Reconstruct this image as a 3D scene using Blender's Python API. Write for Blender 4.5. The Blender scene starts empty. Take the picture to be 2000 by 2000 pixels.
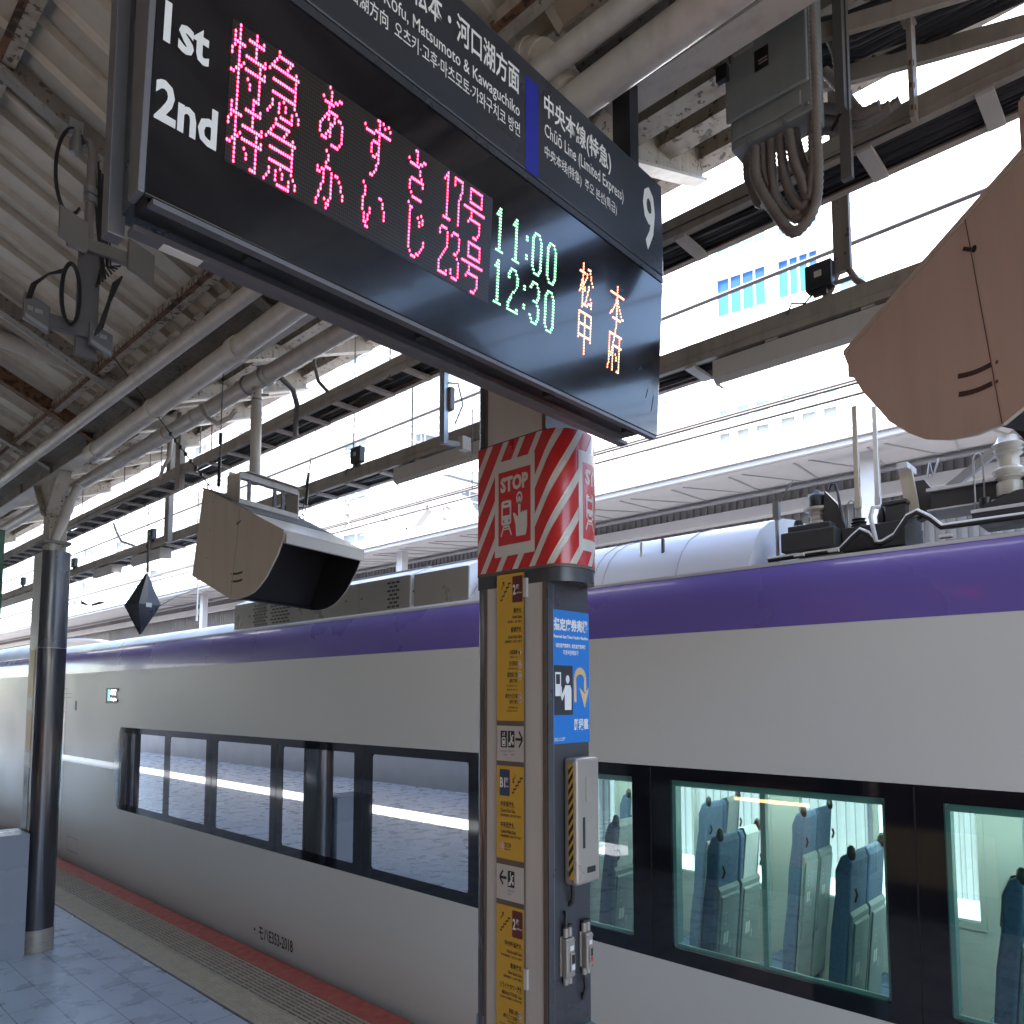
import bpy, math, random
from mathutils import Vector, Matrix, geometry
R = math.radians
sc = bpy.context.scene
COL = sc.collection
random.seed(7)

# ------------------------------------------------------------------ camera, sky, sun, exposure
FPX, CX, CY, HC = 1450.0, 1000.0, 1250.0, 2.0        # focal length and principal point for a 2000 px wide frame
YAW = R(43.08); PITCH = math.atan(112.7 / 1450)
cd = bpy.data.cameras.new('camera'); cam = bpy.data.objects.new('camera', cd); COL.objects.link(cam)
cam.location = (0, 0, HC)
cam.rotation_euler = (R(90) + PITCH, 0, YAW - R(90))
cd.sensor_fit = 'HORIZONTAL'; cd.sensor_width = 36; cd.lens = 36 * FPX / 2000; cd.shift_y = (CY - 1000) / 2000
cd.clip_start = 0.02; cd.clip_end = 500
sc.camera = cam
W = bpy.data.worlds.new('World'); sc.world = W; W.use_nodes = True
nt = W.node_tree; nt.nodes.clear()
sky = nt.nodes.new('ShaderNodeTexSky'); sky.sky_type = 'NISHITA'; sky.sun_disc = False
SUN_EL, SUN_AZ = R(58), R(200)                       # sun stands to the -X side, a little behind the camera
sky.sun_elevation = SUN_EL; sky.sun_rotation = R(90) - SUN_AZ; sky.dust_density = 2.0
bg = nt.nodes.new('ShaderNodeBackground'); bg.inputs[1].default_value = 0.15
wo = nt.nodes.new('ShaderNodeOutputWorld')
nt.links.new(sky.outputs[0], bg.inputs[0]); nt.links.new(bg.outputs[0], wo.inputs[0])
sl = bpy.data.lights.new('sun', 'SUN'); sl.energy = 4.0; sl.angle = R(0.5); sl.color = (1, .95, .87)
so = bpy.data.objects.new('sun', sl); COL.objects.link(so)
sd = Vector((math.cos(SUN_EL) * math.cos(SUN_AZ), math.cos(SUN_EL) * math.sin(SUN_AZ), math.sin(SUN_EL)))
so.rotation_euler = sd.to_track_quat('Z', 'Y').to_euler(); so.location = (-5, -5, 20)
sc.view_settings.view_transform = 'Standard'; sc.view_settings.look = 'None'
sc.view_settings.exposure = 2.95; sc.view_settings.gamma = 1.0
sc.cycles.max_bounces = 10; sc.cycles.diffuse_bounces = 5; sc.cycles.glossy_bounces = 4
sc.cycles.transparent_max_bounces = 16; sc.cycles.transmission_bounces = 4
sc.cycles.caustics_reflective = False; sc.cycles.caustics_refractive = False
sc.cycles.sample_clamp_indirect = 6

# pixel (of the 2000 px photo) -> point on a plane that really stands there
_h = Vector((math.cos(YAW), math.sin(YAW), 0)); _r = Vector((math.sin(YAW), -math.cos(YAW), 0)); _u = Vector((0, 0, 1))
_F = _h * math.cos(PITCH) + _u * math.sin(PITCH); _U = -_h * math.sin(PITCH) + _u * math.cos(PITCH)
CAM = Vector((0, 0, HC))
def ray(x, y): return _F + _r * ((x - CX) / FPX) - _U * ((y - CY) / FPX)
def PX(x, y, X): d = ray(x, y); return CAM + d * (X / d.x)
def PY(x, y, Y): d = ray(x, y); return CAM + d * (Y / d.y)
def PZ(x, y, Z): d = ray(x, y); return CAM + d * ((Z - HC) / d.z)

# ------------------------------------------------------------------ materials
def nodes(name):
    m = bpy.data.materials.new(name); m.use_nodes = True
    n = m.node_tree; return m, n, n.nodes['Principled BSDF']
def mat(name, col, rough=.5, metal=0., noise=None, specks=None, streak=None, bump=0., coat=0., spec=None):
    """noise=(scale, amount); specks=(scale, threshold, colour); streak=(colour, amount): dirt running down."""
    m, n, b = nodes(name); L = n.links
    b.inputs['Base Color'].default_value = (*col, 1); b.inputs['Roughness'].default_value = rough
    b.inputs['Metallic'].default_value = metal
    if coat: b.inputs['Coat Weight'].default_value = coat; b.inputs['Coat Roughness'].default_value = .06
    if spec is not None: b.inputs['Specular IOR Level'].default_value = spec
    if noise or specks or streak:
        g = n.nodes.new('ShaderNodeNewGeometry'); cur = None
        def mix(fac, c2, prev):
            x = n.nodes.new('ShaderNodeMix'); x.data_type = 'RGBA'
            L.new(fac, x.inputs[0])
            if prev is None: x.inputs[6].default_value = (*col, 1)
            else: L.new(prev, x.inputs[6])
            x.inputs[7].default_value = (*c2, 1); return x.outputs[2]
        def ramp(src, a, bb):
            r = n.nodes.new('ShaderNodeMapRange'); r.inputs[1].default_value = a; r.inputs[2].default_value = bb
            L.new(src, r.inputs[0]); return r
        if noise:
            t = n.nodes.new('ShaderNodeTexNoise'); t.inputs['Scale'].default_value = noise[0]; t.inputs['Detail'].default_value = 6
            L.new(g.outputs['Position'], t.inputs['Vector'])
            r = ramp(t.outputs[0], .3, .7); r.inputs[4].default_value = noise[1]
            cur = mix(r.outputs[0], tuple(c * .55 for c in col), cur)
            rr = ramp(t.outputs[0], .3, .7); rr.inputs[3].default_value = max(.02, rough - .08); rr.inputs[4].default_value = min(1, rough + .1)
            L.new(rr.outputs[0], b.inputs['Roughness'])
            if bump:
                bp = n.nodes.new('ShaderNodeBump'); bp.inputs['Strength'].default_value = bump; bp.inputs['Distance'].default_value = .01
                L.new(t.outputs[0], bp.inputs['Height']); L.new(bp.outputs[0], b.inputs['Normal'])
        if streak:
            mp = n.nodes.new('ShaderNodeMapping'); mp.inputs['Scale'].default_value = (14, 14, 1.2)
            L.new(g.outputs['Position'], mp.inputs[0])
            t = n.nodes.new('ShaderNodeTexNoise'); t.inputs['Scale'].default_value = 1.5; t.inputs['Detail'].default_value = 4
            L.new(mp.outputs[0], t.inputs['Vector'])
            r = ramp(t.outputs[0], .48, .75); r.inputs[4].default_value = streak[1]
            cur = mix(r.outputs[0], streak[0], cur)
        if specks:
            t = n.nodes.new('ShaderNodeTexNoise'); t.inputs['Scale'].default_value = specks[0]; t.inputs['Detail'].default_value = 3
            L.new(g.outputs['Position'], t.inputs['Vector'])
            t2 = n.nodes.new('ShaderNodeTexNoise'); t2.inputs['Scale'].default_value = 3.0
            L.new(g.outputs['Position'], t2.inputs['Vector'])
            ad = n.nodes.new('ShaderNodeMath'); ad.operation = 'MULTIPLY_ADD'; ad.inputs[1].default_value = .35
            L.new(t2.outputs[0], ad.inputs[0]); L.new(t.outputs[0], ad.inputs[2])
            r = ramp(ad.outputs[0], specks[1], specks[1] + .04); r.inputs[4].default_value = .85
            cur = mix(r.outputs[0], specks[2], cur)
        L.new(cur, b.inputs['Base Color'])
    return m
def emit(name, col, s):
    m, n, b = nodes(name); b.inputs['Base Color'].default_value = (*[c * .3 for c in col], 1)
    b.inputs['Emission Color'].default_value = (*col, 1); b.inputs['Emission Strength'].default_value = s; return m
def glass(name, tint, base=.04, k=1.0, rough=0.0):
    m = bpy.data.materials.new(name); m.use_nodes = True; n = m.node_tree; n.nodes.clear(); L = n.links
    t = n.nodes.new('ShaderNodeBsdfTransparent'); t.inputs[0].default_value = (*tint, 1)
    g = n.nodes.new('ShaderNodeBsdfGlossy'); g.inputs['Roughness'].default_value = rough; g.inputs[0].default_value = (.95, .97, 1, 1)
    f = n.nodes.new('ShaderNodeFresnel'); f.inputs[0].default_value = 1.5
    a = n.nodes.new('ShaderNodeMath'); a.operation = 'MULTIPLY_ADD'; a.inputs[1].default_value = k; a.inputs[2].default_value = base; a.use_clamp = True
    x = n.nodes.new('ShaderNodeMixShader'); o = n.nodes.new('ShaderNodeOutputMaterial')
    L.new(f.outputs[0], a.inputs[0]); L.new(a.outputs[0], x.inputs[0]); L.new(t.outputs[0], x.inputs[1]); L.new(g.outputs[0], x.inputs[2]); L.new(x.outputs[0], o.inputs[0])
    return m
RUST = (.05, .03, .018)
M = dict(
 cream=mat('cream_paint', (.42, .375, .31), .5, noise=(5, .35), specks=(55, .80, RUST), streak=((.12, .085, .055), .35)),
 cream_clean=mat('cream_pipe_paint', (.50, .46, .40), .38, noise=(4, .22), streak=((.17, .12, .08), .3)),
 cream_rust=mat('cream_paint_rusted', (.40, .355, .29), .55, noise=(6, .4), specks=(34, .76, RUST), streak=((.10, .06, .035), .5)),
 sheet=mat('roof_sheet_paint', (.46, .42, .345), .5, noise=(1.6, .3), streak=((.22, .18, .13), .25)),
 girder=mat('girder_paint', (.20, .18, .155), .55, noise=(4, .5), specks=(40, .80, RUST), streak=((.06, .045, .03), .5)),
 rust=mat('rusty_steel', (.16, .075, .035), .8, noise=(18, .7), specks=(30, .72, (.02, .012, .01))),
 tray=mat('tray_steel', (.33, .29, .245), .5, .1, noise=(6, .45), streak=((.10, .08, .06), .4)),
 rung=mat('tray_rung', (.48, .45, .40), .5, noise=(8, .3)),
 cable=mat('cable_black', (.022, .022, .024), .5, noise=(12, .3)),
 cable_g=mat('cable_grey', (.12, .11, .105), .55, noise=(10, .4)),
 black=mat('black_metal', (.012, .012, .014), .4, noise=(10, .3)),
 dark=mat('dark_panel', (.045, .048, .056), .3, .2, noise=(6, .25)),
 darkcol=mat('pillar_dark_paint', (.055, .057, .065), .32, .1, noise=(5, .3), streak=((.03, .028, .026), .3)),
 greycol=mat('pillar_grey_metal', (.13, .13, .14), .22, .6, noise=(3, .25)),
 darkmir=mat('column_polished_metal', (.085, .085, .095), .16, .55, noise=(2.5, .3), streak=((.03, .025, .025), .4)),
 brown=mat('brown_trim', (.13, .095, .07), .45, .2, noise=(20, .4)),
 offwhite=mat('off_white_panel', (.48, .45, .41), .4, noise=(3, .12), streak=((.25, .2, .16), .12)),
 signgrey=mat('sign_frame_grey', (.16, .155, .165), .38, .4, noise=(6, .25)),
 signface=mat('sign_header_face', (.028, .031, .038), .33, noise=(3, .2)),
 disp=mat('display_glass', (.006, .006, .008), .14, noise=(2.2, .2), coat=.3),
 white=mat('white_print', (.68, .68, .65), .45),
 blackp=mat('black_print', (.012, .011, .01), .5),
 blue=mat('blue_mark', (.006, .012, .24), .4),
 yellow=mat('yellow_sign', (.56, .32, .025), .45, noise=(4, .12)),
 maroon=mat('maroon_print', (.10, .014, .016), .4),
 navy=mat('navy_print', (.018, .04, .095), .4),
 red=mat('red_sticker', (.50, .022, .022), .3, noise=(4, .15), coat=.3),
 stripew=mat('sticker_white', (.56, .53, .48), .32, coat=.3, noise=(4, .1)),
 poster=mat('blue_poster', (.012, .16, .50), .42),
 gold=mat('gold_print', (.60, .43, .2), .45),
 beige=mat('beige_housing', (.46, .415, .335), .45, noise=(3, .12), streak=((.2, .15, .1), .15)),
 beige_l=mat('beige_light', (.50, .46, .39), .45, noise=(4, .15)),
 dust=mat('dusty_top', (.15, .145, .145), .8, noise=(25, .6)),
 hoodblk=mat('hood_black', (.006, .006, .009), .5),
 boxm=mat('taupe_box', (.33, .295, .255), .32, .25, noise=(5, .15)),
 egrey=mat('grey_green_box', (.235, .26, .25), .42, noise=(3, .25), streak=((.14, .15, .14), .35)),
 flex=mat('flexible_conduit', (.20, .175, .155), .6, .1, noise=(20, .5)),
 antg=mat('antenna_grey', (.19, .175, .17), .5, noise=(6, .2)),
 steel=mat('galvanised_steel', (.34, .35, .36), .38, .7, noise=(15, .35)),
 tube=emit('lit_tube', (1, .98, .95), 1.2),
 trainw=mat('train_white_paint', (.68, .68, .64), .36, noise=(.8, .05)),
 purple=mat('train_purple_paint', (.15, .11, .40), .26, noise=(1.2, .08), coat=.3),
 roofw=mat('train_roof_paint', (.60, .60, .62), .35, noise=(2, .15)),
 acm=mat('roof_unit_paint', (.30, .28, .245), .3, .3, noise=(3, .25)),
 gearb=mat('roof_gear_dark', (.05, .05, .053), .42, .1, noise=(10, .35)),
 porc=mat('porcelain', (.52, .49, .43), .2, noise=(6, .25)),
 band=mat('window_band_black', (.008, .008, .012), .06, coat=.4),
 wframe=mat('window_inner_frame', (.36, .47, .42), .4),
 glass=glass('train_window_glass', (.50, .77, .74), .05, 1.1),
 fabric=mat('seat_blue_fabric', (.10, .15, .24), .85, noise=(60, .55)),
 seatback=mat('seat_back_plastic', (.22, .26, .26), .45, noise=(8, .15)),
 cover=mat('headrest_cover', (.52, .54, .54), .8, noise=(30, .12)),
 knob=mat('seat_knob', (.02, .018, .017), .3),
 intw=mat('interior_panel', (.62, .66, .62), .5, noise=(2, .08)),
 intf=mat('interior_floor', (.07, .08, .10), .5, noise=(6, .3)),
 intl=emit('ceiling_light', (1, .98, .93), 7.0),
 farpane=glass('far_window_glass', (.9, .95, .97), .02, .6),
 ballast=mat('ballast', (.17, .155, .14), .9, noise=(40, .6)),
 bwhite=mat('building_white', (.82, .82, .80), .6, noise=(.6, .06)),
 bgrey=mat('building_grey', (.42, .43, .45), .6, noise=(.8, .1)),
 louv=mat('louvre_white', (.80, .81, .83), .5, noise=(.8, .08)),
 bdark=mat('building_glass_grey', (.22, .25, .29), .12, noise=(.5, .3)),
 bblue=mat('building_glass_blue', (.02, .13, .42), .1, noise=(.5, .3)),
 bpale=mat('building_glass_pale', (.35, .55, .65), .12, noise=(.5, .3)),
 canopy=mat('canopy_grey', (.36, .36, .38), .55, noise=(2, .15)),
 canopyl=mat('canopy_pale', (.50, .50, .52), .5, noise=(2, .12)),
 corr=mat('corrugated_grey', (.22, .215, .22), .55, noise=(3, .15)),
 woodk=mat('kiosk_dark', (.035, .03, .03), .35, noise=(5, .3)),
 warm=emit('kiosk_lamp', (1, .5, .18), 2.5),
 skin=mat('skin', (.42, .25, .17), .55), clothd=mat('dark_cloth', (.02, .02, .025), .8), clothb=mat('blue_cloth', (.12, .25, .55), .8),
)
LEDR = emit('led_red', (1, .02, .07), 6.0); LEDG = emit('led_green', (.30, 1, .48), .85); LEDO = emit('led_orange', (1, .30, .14), 1.9)

def tile_mat():
    m, n, b = nodes('platform_tiles'); L = n.links
    g = n.nodes.new('ShaderNodeNewGeometry'); sp = n.nodes.new('ShaderNodeSeparateXYZ'); L.new(g.outputs['Position'], sp.inputs[0])
    cb = n.nodes.new('ShaderNodeCombineXYZ'); L.new(sp.outputs[1], cb.inputs[0])
    ad = n.nodes.new('ShaderNodeMath'); ad.operation = 'ADD'; ad.inputs[1].default_value = .09; L.new(sp.outputs[0], ad.inputs[0]); L.new(ad.outputs[0], cb.inputs[1])
    br = n.nodes.new('ShaderNodeTexBrick'); br.inputs['Scale'].default_value = 1; br.inputs['Mortar Size'].default_value = .0032
    br.inputs['Brick Width'].default_value = .42; br.inputs['Row Height'].default_value = .245; br.inputs['Mortar Smooth'].default_value = .1
    br.inputs['Color1'].default_value = (.50, .54, .60, 1); br.inputs['Color2'].default_value = (.47, .51, .57, 1); br.inputs['Mortar'].default_value = (.10, .11, .13, 1)
    L.new(cb.outputs[0], br.inputs['Vector'])
    t = n.nodes.new('ShaderNodeTexNoise'); t.inputs['Scale'].default_value = 5; t.inputs['Detail'].default_value = 8; L.new(g.outputs['Position'], t.inputs['Vector'])
    mx = n.nodes.new('ShaderNodeMix'); mx.data_type = 'RGBA'; mx.blend_type = 'MULTIPLY'; mx.inputs[0].default_value = .35
    L.new(br.outputs[0], mx.inputs[6]); L.new(t.outputs[0], mx.inputs[7]); L.new(mx.outputs[2], b.inputs['Base Color'])
    r = n.nodes.new('ShaderNodeMapRange'); r.inputs[3].default_value = .16; r.inputs[4].default_value = .42; L.new(t.outputs[0], r.inputs[0]); L.new(r.outputs[0], b.inputs['Roughness'])
    return m
M['tiles'] = tile_mat()
def matrix_mat():
    """the unlit dots of the display: a fine grid fixed to the board"""
    m, n, b = nodes('unlit_dot_matrix'); L = n.links
    g = n.nodes.new('ShaderNodeNewGeometry'); sp = n.nodes.new('ShaderNodeSeparateXYZ'); L.new(g.outputs['Position'], sp.inputs[0])
    def cell(src, off, pitch):
        a = n.nodes.new('ShaderNodeMath'); a.operation = 'MULTIPLY_ADD'; a.inputs[1].default_value = 1 / pitch; a.inputs[2].default_value = -off / pitch + .5; L.new(src, a.inputs[0])
        f = n.nodes.new('ShaderNodeMath'); f.operation = 'FRACT'; L.new(a.outputs[0], f.inputs[0])
        p = n.nodes.new('ShaderNodeMath'); p.operation = 'PINGPONG'; p.inputs[1].default_value = .5; L.new(f.outputs[0], p.inputs[0]); return p.outputs[0]
    mn = n.nodes.new('ShaderNodeMath'); mn.operation = 'MINIMUM'
    L.new(cell(sp.outputs[0], .5133, .0041), mn.inputs[0]); L.new(cell(sp.outputs[2], 3.098, .00733), mn.inputs[1])
    r = n.nodes.new('ShaderNodeMapRange'); r.inputs[1].default_value = .18; r.inputs[2].default_value = .34; L.new(mn.outputs[0], r.inputs[0])
    x = n.nodes.new('ShaderNodeMix'); x.data_type = 'RGBA'; x.inputs[6].default_value = (.008, .006, .005, 1); x.inputs[7].default_value = (.055, .042, .03, 1)
    L.new(r.outputs[0], x.inputs[0]); L.new(x.outputs[2], b.inputs['Base Color']); b.inputs['Roughness'].default_value = .3
    return m
M['matrix'] = matrix_mat()
def corr_mat(): pass

# ------------------------------------------------------------------ mesh helpers
class MB:
    def __init__(s): s.v = []; s.f = []
    def add(s, vs, fs):
        o = len(s.v); s.v += [Vector(v) for v in vs]; s.f += [tuple(i + o for i in f) for f in fs]; return s
    def box(s, x0, x1, y0, y1, z0, z1):
        return s.add([(x0,y0,z0),(x1,y0,z0),(x1,y1,z0),(x0,y1,z0),(x0,y0,z1),(x1,y0,z1),(x1,y1,z1),(x0,y1,z1)],
                     [(0,3,2,1),(4,5,6,7),(0,1,5,4),(1,2,6,5),(2,3,7,6),(3,0,4,7)])
    def prism(s, poly, f, a, b):
        """poly: 2D outline; f(u, v, w) -> 3D; extruded from w=a to w=b"""
        n = len(poly); s.add([f(u, v, a) for u, v in poly] + [f(u, v, b) for u, v in poly],
            [tuple(range(n))[::-1], tuple(range(n, 2 * n))] + [(i, (i + 1) % n, n + (i + 1) % n, n + i) for i in range(n)]); return s
    def bar(s, a, b, w, h, up=(0, 0, 1)):
        a, b = Vector(a), Vector(b); d = (b - a).normalized(); r = d.cross(Vector(up))
        if r.length < 1e-4: r = d.cross(Vector((1, 0, 0)))
        r.normalize(); u = r.cross(d)
        c = [r * (sx * w / 2) + u * (sy * h / 2) for sx, sy in ((-1,-1),(1,-1),(1,1),(-1,1))]
        return s.add([a + k for k in c] + [b + k for k in c], [(0,1,2,3),(7,6,5,4),(0,4,5,1),(1,5,6,2),(2,6,7,3),(3,7,4,0)])
    def tube(s, pts, r, n=10, cap=True):
        pts = [Vector(p) for p in pts]; rs = r if isinstance(r, (list, tuple)) else [r] * len(pts); rings = []; prev = None
        for i, p in enumerate(pts):
            d = (pts[min(i + 1, len(pts) - 1)] - pts[max(i - 1, 0)]).normalized()
            if prev is None:
                q = d.cross(Vector((0, 0, 1)))
                if q.length < 1e-3: q = d.cross(Vector((1, 0, 0)))
            else: q = prev - d * prev.dot(d)
            q.normalize(); prev = q; k = d.cross(q)
            rings.append([p + (q * math.cos(2 * math.pi * j / n) + k * math.sin(2 * math.pi * j / n)) * rs[i] for j in range(n)])
        vs = [v for g in rings for v in g]; fs = []
        for i in range(len(pts) - 1):
            for j in range(n): fs.append((i*n+j, i*n+(j+1)%n, (i+1)*n+(j+1)%n, (i+1)*n+j))
        if cap: fs += [tuple(range(n))[::-1], tuple(range((len(pts)-1)*n, len(pts)*n))]
        return s.add(vs, fs)
    def lathe(s, c, prof, n=14, axis='Z'):
        c = Vector(c); vs = []; fs = []
        for r, z in prof:
            for j in range(n):
                a = 2 * math.pi * j / n; p = Vector((r * math.cos(a), r * math.sin(a), z)); vs.append(c + p)
        m = len(prof)
        for i in range(m - 1):
            for j in range(n): fs.append((i*n+j, i*n+(j+1)%n, (i+1)*n+(j+1)%n, (i+1)*n+j))
        fs += [tuple(range(n))[::-1], tuple(range((m-1)*n, m*n))]
        return s.add(vs, fs)
    def flat(s, polys, f):
        """polys: list of 2D outlines (first may hold holes as further loops in a nested list); f(u, v) -> 3D"""
        for p in polys:
            loops = p if isinstance(p[0][0], (tuple, list)) else [p]
            pts = [q for l in loops for q in l]
            tris = geometry.tessellate_polygon([[Vector((q[0], q[1], 0)) for q in l] for l in loops])
            s.add([f(*q) for q in pts], [tuple(t) for t in tris])
        return s
    def build(s, name, m, parent=None, loc=None, smooth=None, bevel=0, mats=None):
        me = bpy.data.meshes.new(name)
        if parent is not None: o0 = wl(parent)
        elif loc is not None: o0 = Vector(loc)
        else:
            xs = [v.x for v in s.v]; ys = [v.y for v in s.v]; zs = [v.z for v in s.v]
            o0 = Vector(((min(xs)+max(xs))/2, (min(ys)+max(ys))/2, min(zs)))
        me.from_pydata([v - o0 for v in s.v], [], s.f); me.update()
        me.materials.append(M[m] if isinstance(m, str) else m)
        ob = bpy.data.objects.new(name, me); COL.objects.link(ob)
        if parent is not None: ob.parent = parent
        else: ob.location = o0
        if smooth is not None:
            for p in me.polygons: p.use_smooth = True
            try: me.set_sharp_from_angle(angle=R(smooth))
            except Exception: pass
        if bevel:
            b = ob.modifiers.new('bevel', 'BEVEL'); b.width = bevel; b.segments = 2; b.limit_method = 'ANGLE'; b.angle_limit = R(40)
        return ob
def wl(o):
    v = Vector((0, 0, 0))
    while o is not None: v += o.location; o = o.parent
    return v
def tag(o, label=None, cat=None, group=None, kind=None):
    if label: o['label'] = label
    if cat: o['category'] = cat
    if group: o['group'] = group
    if kind: o['kind'] = kind
    return o
def thing(name, loc, label, cat, group=None):
    o = bpy.data.objects.new(name, None); o.empty_display_size = .1; COL.objects.link(o); o.location = loc
    return tag(o, label, cat, group)
def copy_tree(o, parent=None):
    c = o.copy(); COL.objects.link(c); c.parent = parent
    for ch in list(o.children): copy_tree(ch, c)
    return c
def struct(o): return tag(o, kind='structure')

# ------------------------------------------------------------------ lettering: glyph outlines of Blender's built-in font as flat meshes
_tc = {}
def glyphs(s, bold=0.0):
    k = (s, bold)
    if k not in _tc:
        c = bpy.data.curves.new('lettering', 'FONT'); c.body = s; c.resolution_u = 2; c.offset = bold
        o = bpy.data.objects.new('lettering', c); COL.objects.link(o)
        bpy.context.view_layer.update()
        me = bpy.data.meshes.new_from_object(o.evaluated_get(bpy.context.evaluated_depsgraph_get()))
        vs = [(v.co.x, v.co.y) for v in me.vertices]; fs = [tuple(p.vertices) for p in me.polygons]
        bpy.data.objects.remove(o); bpy.data.curves.remove(c); bpy.data.meshes.remove(me)
        xs = [v[0] for v in vs]; ys = [v[1] for v in vs]
        _tc[k] = (vs, fs, min(xs), max(xs), min(ys), max(ys))
    return _tc[k]
def text(mb, s, box, f, bold=0.0, width=None, align=None):
    """fit the string into box=(u0, v0, u1, v1) and map it with f(u, v)"""
    vs, fs, x0, x1, y0, y1 = glyphs(s, bold); u0, v0, u1, v1 = box
    sx = (u1 - u0) / (x1 - x0); sy = (v1 - v0) / (y1 - y0)
    mb.add([f(u0 + (x - x0) * sx, v0 + (y - y0) * sy) for x, y in vs], fs)
def rrect(u0, v0, u1, v1, ru, rv, n=4):
    out = []
    for cx, cy, a0 in ((u1-ru, v1-rv, 0), (u0+ru, v1-rv, 90), (u0+ru, v0+rv, 180), (u1-ru, v0+rv, 270)):
        for i in range(n + 1):
            a = R(a0 + 90 * i / n); out.append((cx + ru * math.cos(a), cy + rv * math.sin(a)))
    return out
def ell(cu, cv, ru, rv, n=20): return [(cu + ru * math.cos(2*math.pi*i/n), cv + rv * math.sin(2*math.pi*i/n)) for i in range(n)]
def rect(u0, v0, u1, v1): return [(u0, v0), (u1, v0), (u1, v1), (u0, v1)]
def stroke(p, q, w, asp=1.0):
    """a straight stroke between two points as a quad; asp = vertical stretch of the place"""
    d = Vector((q[0]-p[0], (q[1]-p[1]) / asp)); n = Vector((-d.y, d.x)).normalized() * (w / 2)
    return [(p[0]+n.x, p[1]+n.y*asp), (p[0]-n.x, p[1]-n.y*asp), (q[0]-n.x, q[1]-n.y*asp), (q[0]+n.x, q[1]+n.y*asp)]
# ================================================================== THE SETTING
struct(MB().box(-160, 200, -120, 200, -1.3, -1.1).build('track_ground', 'ballast'))
XE = 3.05                                            # platform edge
struct(MB().box(-4.6, 2.36, -6, 34, -1.1, 0.0).build('platform_floor', 'tiles'))
struct(MB().box(2.3601, 2.375, -6, 34, -1.1, .002).build('paving_joint_strip', 'brown'))
m_yel = mat('tactile_paving', (.40, .335, .235), .55, noise=(9, .25))
m_grv = mat('groove_paving', (.36, .30, .22), .55, noise=(9, .3))
m_redl = mat('red_edge_paint', (.42, .085, .06), .5, noise=(14, .35))
mb = MB().box(2.3751, 2.585, -6, 34, -1.1, .001)
for i in range(7):
    for j in range(330):
        x = 2.41 + i * .027; y = 2.6 + j * .0296; r = .008; h = .007
        mb.add([(x-r,y-r,.001),(x+r,y-r,.001),(x+r,y+r,.001),(x-r,y+r,.001),(x-r*.55,y-r*.55,h),(x+r*.55,y-r*.55,h),(x+r*.55,y+r*.55,h),(x-r*.55,y+r*.55,h)],
               [(4,5,6,7),(0,1,5,4),(1,2,6,5),(2,3,7,6),(3,0,4,7)])
struct(mb.build('tactile_paving', m_yel))
struct(MB().box(2.5851, 2.872, -6, 34, -1.1, -.006).build('groove_bed', mat('groove_dark', (.05, .042, .035), .8)))
mb = MB()
for j in range(95):
    y0 = 2.2 + j * .124
    mb.box(2.587, 2.871, y0 + .112, y0 + .124, -.005, .0005)
    for i in range(9):
        x0 = 2.588 + i * .0325; mb.box(x0, x0 + .0205, y0, y0 + .112, -.005, .0005)
struct(mb.build('grooved_paving', m_grv))
struct(MB().box(2.8725, XE, -6, 34, -1.1, .001).build('red_edge_line', m_redl))

# ================================================================== ROOF: two slopes that meet in a valley over the pillars
XV, ZV, SL, SW = 1.80, 4.0, .45, .40
def zl(x): return ZV + SL * (XV - x)
def zw(x): return ZV + SW * (x - XV)
XR = -.95                                            # ridge of the left slope
t = thing('platform_roof', (0, 4, 4.0), 'cream corrugated platform roof of two slopes meeting in a valley above the pillars', 'roof')
def sheet(x0, x1, y0, y1, zf, thick=.012, p=.305, dep=.035):
    mb = MB(); pts = []; y = y0
    while y < y1:
        pts += [(y, 0), (y + .40 * p, 0), (y + .43 * p, -dep * .4), (y + .455 * p, -dep * .75), (y + .48 * p, -dep * .4), (y + .50 * p, 0), (y + .52 * p, dep), (y + .97 * p, dep)]; y += p
    n = len(pts)
    for x in (x0, x1):
        mb.v += [Vector((x, a, zf(x) + b)) for a, b in pts] + [Vector((x, a, zf(x) + b + thick)) for a, b in pts]
    for i in range(n - 1):
        mb.f += [(i, i+1, 2*n+i+1, 2*n+i), (n+i, 3*n+i, 3*n+i+1, n+i+1), (i, n+i, n+i+1, i+1), (2*n+i, 2*n+i+1, 3*n+i+1, 3*n+i)]
    mb.f += [(0, 2*n, 3*n, n), (n-1, 2*n-1, 4*n-1, 3*n-1)]
    return mb
sheet(XR, 1.70, -5.19, 30, zl).build('left_slope', 'sheet', t)
sheet(-3.9, XR, -5.19, 30, lambda x: zl(XR) - SL * (XR - x)).build('back_slope', 'sheet', t)
for a, b in ((1.66, 2.375), (2.376, 2.67), (2.671, 3.04)):     # the wing over the platform edge
    sheet(a, b, -5.19, 30, lambda x: zw(x) + .10, dep=.02).build('wing_board', 'cream', t)
MB().box(1.69, 1.96, -5, 30, 3.93, 3.95).build('valley_gutter', 'girder', t)
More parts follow.
